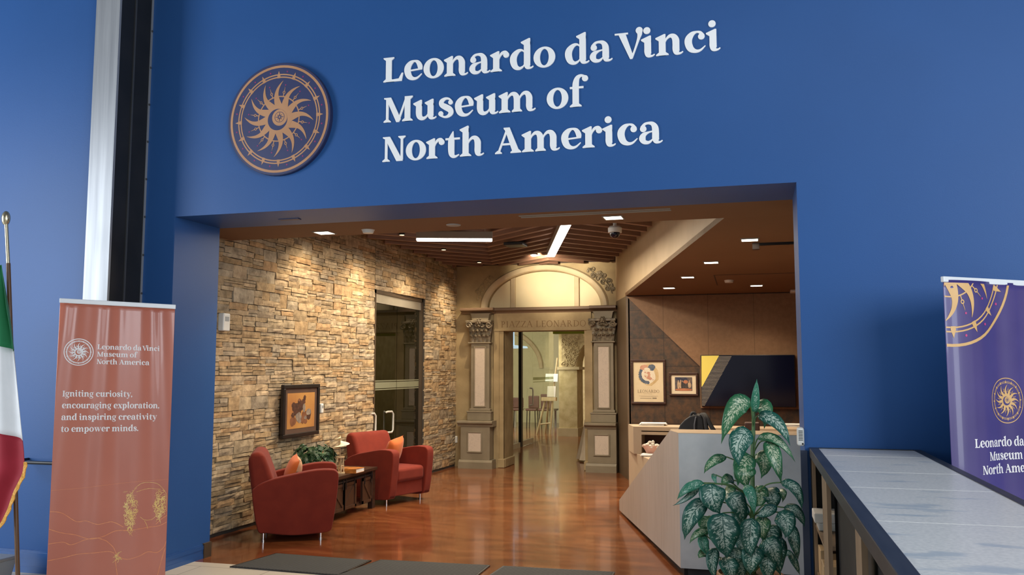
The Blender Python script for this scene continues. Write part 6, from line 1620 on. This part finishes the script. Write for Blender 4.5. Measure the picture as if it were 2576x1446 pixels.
# ================================================================== stone topped case
CZ, CX0, CX1, CY1, CY0 = 1.062, 0.315, 0.965, 5.845, 0.9
cs = thing('display_case', 'long dark framed case with a pale mottled stone top running out from the blue wall', 'display case', ((CX0+CX1)/2, 3.4, 0))
bm = BM(); box(bm, CX0+0.055, CX1-0.045, CY0+0.05, CY1-0.05, CZ-0.04, CZ-0.003); obj('stone_top', bm, M['casetop'], cs)
for yy in (5.35, 4.55, 3.95, 3.1):
    bm = BM(); box(bm, CX0+0.055, CX1-0.045, yy-0.001, yy+0.001, CZ-0.0035, CZ-0.0026); obj('top_joint', bm, M['paper'], cs)
bm = BM()
for a in ((CX0, CX0+0.055, CY0, CY1), (CX1-0.045, CX1, CY0, CY1), (CX0+0.055, CX1-0.045, CY0, CY0+0.05), (CX0+0.055, CX1-0.045, CY1-0.03, CY1)): box(bm, *a, CZ-0.055, CZ)
obj('top_frame', bm, M['casemetal'], cs, bevel=0.003)
XP = CX0 + 0.03
def yat(px, py=1330): return onX(px, py, CX0+0.01).y
bm = BM(); box(bm, CX0+0.06, CX1-0.02, CY0+0.05, yat(2075), 0.0, CZ-0.056); box(bm, CX0+0.30, CX1-0.02, yat(2075), CY1-0.02, 0, CZ-0.056); box(bm, CX0+0.005, CX0+0.31, 5.80, CY1-0.002, 0, CZ-0.056); obj('back_panel', bm, M['casepanel'], cs)
for p0, p1 in ((2038, 2048), (2071, 2091), (2151, 2178), (2262, 2300)):
    yb = min(5.79, yat(p0)); ya = min(yb - 0.03, yat(p1 - 0.02*F_PX/yb))
    bm = BM(); box(bm, CX0+0.010, CX0+0.030, ya, yb, 0, CZ-0.056); obj('post', bm, M['casepost'], cs)
for yy in (2.0, 1.2):
    bm = BM(); box(bm, CX0+0.010, CX0+0.030, yy, yy+0.06, 0, CZ-0.056); obj('post', bm, M['casepost'], cs)
ya, yb = yat(2071), yat(2048)
zt_ = onX(2046, 1286, CX0).z
bm = BM(); box(bm, CX0+0.02, CX0+0.30, ya, yb, zt_-0.40, zt_-0.385); box(bm, CX0+0.02, CX0+0.30, ya, yb, zt_-0.115, zt_-0.101); obj('shelf', bm, M['casepost'], cs)
bm = BM(); box(bm, CX0+0.012, CX0+0.066, CY0, 5.80, 0, 0.05); obj('bottom_rail', bm, M['casepost'], cs)
ym = (ya+yb)/2; hw = (yb-ya)/2
tag(obj('paper_tray', (lambda b: (box(b, CX0+0.0, CX0+0.20, yb-0.24, yb-0.01, zt_-0.055, zt_), b)[1])(BM()), M['paper'], bevel=0.006), 'white box resting on the upper shelf of the case bay nearest the wall', 'box')
tag(obj('carton', (lambda b: (box(b, CX0+0.022, CX0+0.20, yb-0.24, yb-0.03, zt_-0.10, zt_-0.056), b)[1])(BM()), M['plastic'], bevel=0.006), 'pale carton under the white box in the case bay nearest the wall', 'box')
for k in range(3):
    y = ym - hw*0.7 + k*hw*0.6
    tag(obj('wooden_block', (lambda b: (box(b, CX0+0.03, CX0+0.12, y, y+hw*0.5, zt_-0.384, zt_-0.30 + 0.04*k), b)[1])(BM()), M['balsa'], bevel=0.004), ('small pale wooden block nearest the camera on the lower case shelf', 'pale wooden block in the middle of the lower case shelf', 'tallest pale wooden block on the lower case shelf, nearest the wall')[k], 'block')
# dark corner trim between jamb and case
bm = BM(); box(bm, XR-0.028, XR+0.012, YF-0.03, YF-0.0, 0, CZ-0.02); struct('trim_6', bm, pm('dark_blue_metal', (0.03,0.045,0.085), (0.04,0.055,0.10), scale=5, rough=0.4))
# white sensor on the jamb corner
p = onX(2008, 1092, XR-0.03)
ss = thing('wall_sensor', 'white vented sensor box on the edge of the blue jamb above the case', 'sensor', (XR-0.02, YF, p.z))
bm = BM(); box(bm, XR-0.045, XR-0.001, YF-0.015, YF+0.06, 1.068, 1.185); obj('cover', bm, M['plastic'], ss, bevel=0.015, seg=4, smooth=True)
bm = BM()
for k in range(7): box(bm, XR-0.036, XR-0.010, YF-0.0165, YF-0.0145, 1.105+k*0.0095, 1.109+k*0.0095)
ball(bm, (XR-0.012, YF-0.0155, 1.083), 0.006, sy=0.3, seg=8); obj('vent_slots', bm, M['blackmetal'], ss)

# ================================================================== floor mats
for k, (q, lab) in enumerate(((((-3.925, 6.655), (-3.065, 6.625), (-3.075, 6.10), (-4.01, 6.135)), 'charcoal ribbed entrance mat nearest the red armchair'),
                            (((-2.97, 6.665), (-2.08, 6.71), (-2.06, 5.95), (-3.10, 5.95)), 'charcoal ribbed entrance mat in the middle of the three'),
                            (((-1.945, 6.715), (-1.09, 6.75), (-1.06, 5.95), (-1.98, 5.95)), 'charcoal ribbed entrance mat nearest the reception desk'))):
    bm = BM(); prism_z(bm, list(q), 0.0, 0.011); t = thing('floor_mat', lab, 'mat', (sum(a for a, b in q)/4, sum(b for a, b in q)/4, 0), group='charcoal entrance mats')
    obj('mat_surface', bm, M['matrug'], t, bevel=0.004)
    bm = BM(); c = Vector((sum(a for a, b in q)/4, sum(b for a, b in q)/4)); qq = [Vector(a) for a in q]
    out = [v + (v-c).normalized()*0.02 for v in qq]; inn_ = [v - (v-c).normalized()*0.015 for v in qq]
    for i in range(4):
        j = (i+1) % 4; prism_z(bm, [tuple(out[i]), tuple(out[j]), tuple(inn_[j]), tuple(inn_[i])], 0.0, 0.0085)
    obj('rubber_border', bm, M['blackmetal'], t)

# ================================================================== the big variegated plant
def plant():
    t = thing('dieffenbachia', 'tall variegated leafy plant in a woven basket in front of the grey reception desk', 'potted plant', (-0.06, 5.48, 0))
    cx_, cy_ = -0.06, 5.48
    bm = BM()
    prof = [(0, 0.0), (0.15, 0.0), (0.16, 0.02)]
    for k in range(10): z = 0.03 + k*0.03; prof += [(0.158 + 0.003*k, z), (0.170 + 0.003*k, z + 0.015)]
    prof += [(0.195, 0.34), (0.185, 0.345), (0.175, 0.32), (0, 0.31)]
    lathe(bm, prof, (cx_, cy_, 0), 36); obj('basket', bm, M['basket'], t, smooth=True)
    bm = BM(); lathe(bm, [(0, 0.318), (0.17, 0.318), (0.14, 0.335), (0, 0.345)], (cx_, cy_, 0), 24); obj('moss', bm, M['soil'], t)
    sk = [Vector((cx_, cy_, 0.32)), onY(1893, 1300, 5.46), onY(1893, 1180, 5.46), onY(1895, 1090, 5.46), onY(1896, 1035, 5.46)]
    bm = BM(); c = [Vector(p) for p in catmull([tuple(p) for p in sk], 8)]
    tube(bm, c, [0.016 - 0.007*i/len(c) + (0.0015 if i % 4 == 0 else 0) for i in range(len(c))], 8); obj('stem', bm, M['stalk'], t, smooth=True)
    LV = [  # base px, control px, tip px, width px, depth, kind
     ((1897,1041),(1901,1000),(1904,953),19,5.46,'C'), ((1888,1022),(1848,985),(1814,1117),46,5.36,'B'), ((1899,1028),(1938,1005),(1922,1079),38,5.44,'B'),
     ((1905,1046),(1962,1040),(1988,1122),30,5.34,'A'), ((1888,1084),(1846,1100),(1859,1174),50,5.30,'A'), ((1905,1104),(1955,1080),(2001,1163),21,5.36,'B'),
     ((1930,1108),(1948,1135),(1966,1216),34,5.34,'B'), ((1828,1149),(1786,1152),(1771,1191),22,5.42,'B'), ((1893,1148),(1862,1160),(1856,1222),46,5.38,'B'),
     ((1902,1142),(1940,1150),(1914,1204),38,5.46,'B'), ((1884,1164),(1862,1190),(1884,1226),46,5.34,'B'), ((1792,1216),(1786,1252),(1812,1293),58,5.20,'A'),
     ((1772,1216),(1728,1216),(1703,1257),22,5.34,'C'), ((1762,1214),(1742,1252),(1692,1272),15,5.36,'A'), ((1778,1260),(1730,1285),(1722,1358),42,5.24,'A'),
     ((1818,1290),(1818,1345),(1829,1404),72,5.12,'A'), ((1828,1242),(1866,1256),(1866,1322),44,5.28,'A'), ((1873,1220),(1896,1240),(1897,1295),24,5.20,'C'),
     ((1893,1303),(1880,1350),(1890,1402),46,5.16,'A'), ((1925,1298),(1908,1330),(1926,1358),36,5.24,'B'), ((1958,1288),(1990,1310),(1975,1354),44,5.24,'A'),
     ((1964,1213),(2014,1215),(2017,1283),26,5.30,'A'), ((1972,1276),(2012,1275),(2024,1326),26,5.34,'A'), ((1920,1358),(1948,1370),(1960,1432),46,5.22,'A'),
     ((1905,1374),(1885,1400),(1888,1446),46,5.14,'A'), ((1858,1378),(1846,1400),(1852,1424),38,5.22,'A'), ((1802,1378),(1782,1410),(1800,1456),28,5.18,'A'),
     ((1825,1400),(1838,1425),(1842,1466),42,5.14,'A'), ((1792,1334),(1750,1330),(1735,1367),18,5.32,'B'), ((1772,1344),(1760,1372),(1792,1402),24,5.30,'C'),
     ((1782,1394),(1762,1386),(1758,1404),20,5.32,'B'), ((1846,1208),(1826,1196),(1815,1222),24,5.44,'B'), ((1990,1318),(1998,1360),(2008,1408),26,5.38,'A'),
     ((1962,1400),(1992,1372),(2000,1424),14,5.36,'A'), ((1904,1222),(1922,1250),(1904,1274),36,5.44,'B'), ((1930,1228),(1952,1250),(1940,1284),40,5.42,'A'),
     ((1948,1268),(1935,1290),(1900,1298),26,5.28,'A'), ((1800,1194),(1790,1194),(1804,1220),12,5.36,'C'), ((1954,1240),(1978,1226),(1968,1264),18,5.44,'B'),
     ((1838,1308),(1854,1298),(1866,1332),34,5.40,'A'), ((1782,1298),(1768,1320),(1780,1348),34,5.38,'B'), ((1860,1342),(1876,1368),(1865,1404),36,5.36,'A'),
     ((1966,1350),(1946,1394),(1964,1448),38,5.28,'A'), ((1870,1262),(1850,1290),(1872,1330),40,5.44,'A'), ((1930,1320),(1950,1350),(1935,1400),46,5.36,'A'),
     ((1820,1235),(1840,1228),(1850,1262),30,5.42,'B'), ((1845,1400),(1865,1420),(1868,1460),36,5.24,'A'), ((1935,1390),(1925,1425),(1940,1466),38,5.22,'A'), ((1985,1390),(2000,1410),(2012,1446),16,5.38,'A')]
    r = random.Random(31)
    for (b, c_, tp, w, Yl, kind) in LV:
        px_m = F_PX / (Yl*1.0)
        dyb, dyt = r.uniform(0.02, 0.07), r.uniform(-0.05, 0.04)
        B_, C_, T_ = onY(*b, Yl + dyb), onY(*c_, Yl - 0.05), onY(*tp, Yl + dyt)
        W_ = w / px_m * 1.22
        bm = BM(); uvl = bm.loops.layers.uv.new('UVMap')
        nL, nW = 12, 6
        roll = r.uniform(-0.35, 0.35); ph = r.uniform(0, 6)
        grid = []
        for i in range(nL+1):
            s = i/nL
            p = B_*(1-s)**2 + C_*2*s*(1-s) + T_*s*s
            d = ((C_-B_)*2*(1-s) + (T_-C_)*2*s).normalized()
            view = (EYEP - p).normalized(); 
            nrm = (view + Vector((0, 0, 0.35)) + RT*roll*0.7); nrm = (nrm - d*nrm.dot(d)).normalized()
            sd = d.cross(nrm).normalized()
            prof_ = (math.sin(PI*min(1, s**0.72))**0.78) * (1-0.25*s) if 0 < s < 1 else 0.02
            if s > 0.86: prof_ *= (1-s)/0.14*0.85 + 0.12
            row = []
            for j in range(-nW//2, nW//2+1):
                q = j/(nW/2)
                rip = 0.10*math.sin(s*16 + ph + (1 if q > 0 else 0)*1.3)*q*q
                row.append((bm.verts.new(p + sd*q*W_/2*prof_ + nrm*(W_*(0.16*abs(q)*prof_ - 0.10*q*q*prof_ + rip*prof_*0.55))), (q+1)/2, s))
            grid.append(row)
        for i in range(nL):
            for j in range(nW):
                cs_ = (grid[i][j], grid[i+1][j], grid[i+1][j+1], grid[i][j+1])
                fc = bm.faces.new([x[0] for x in cs_])
                for lp, x in zip(fc.loops, cs_): lp[uvl].uv = (x[1], x[2])
        o = obj('leaf', bm, M['leaf'+kind], t, smooth=True)
        sd_ = o.modifiers.new('t', 'SOLIDIFY'); sd_.thickness = 0.0012
        # petiole back to the stem
        zs = max(0.36, B_.z - r.uniform(0.08, 0.16))
        near = min(c, key=lambda q: abs(q.z - zs)) if zs > 0.5 else Vector((cx_ + r.uniform(-.05, .05), cy_ + r.uniform(-.05, .05), 0.33))
        bm = BM(); m_ = (near + B_)/2 + Vector((0, 0, 0.03)); tube(bm, catmull([tuple(near), tuple(m_), tuple(B_)], 5), 0.0042, 5)
        obj('petiole', bm, M['stalk'], t, smooth=True)
plant()
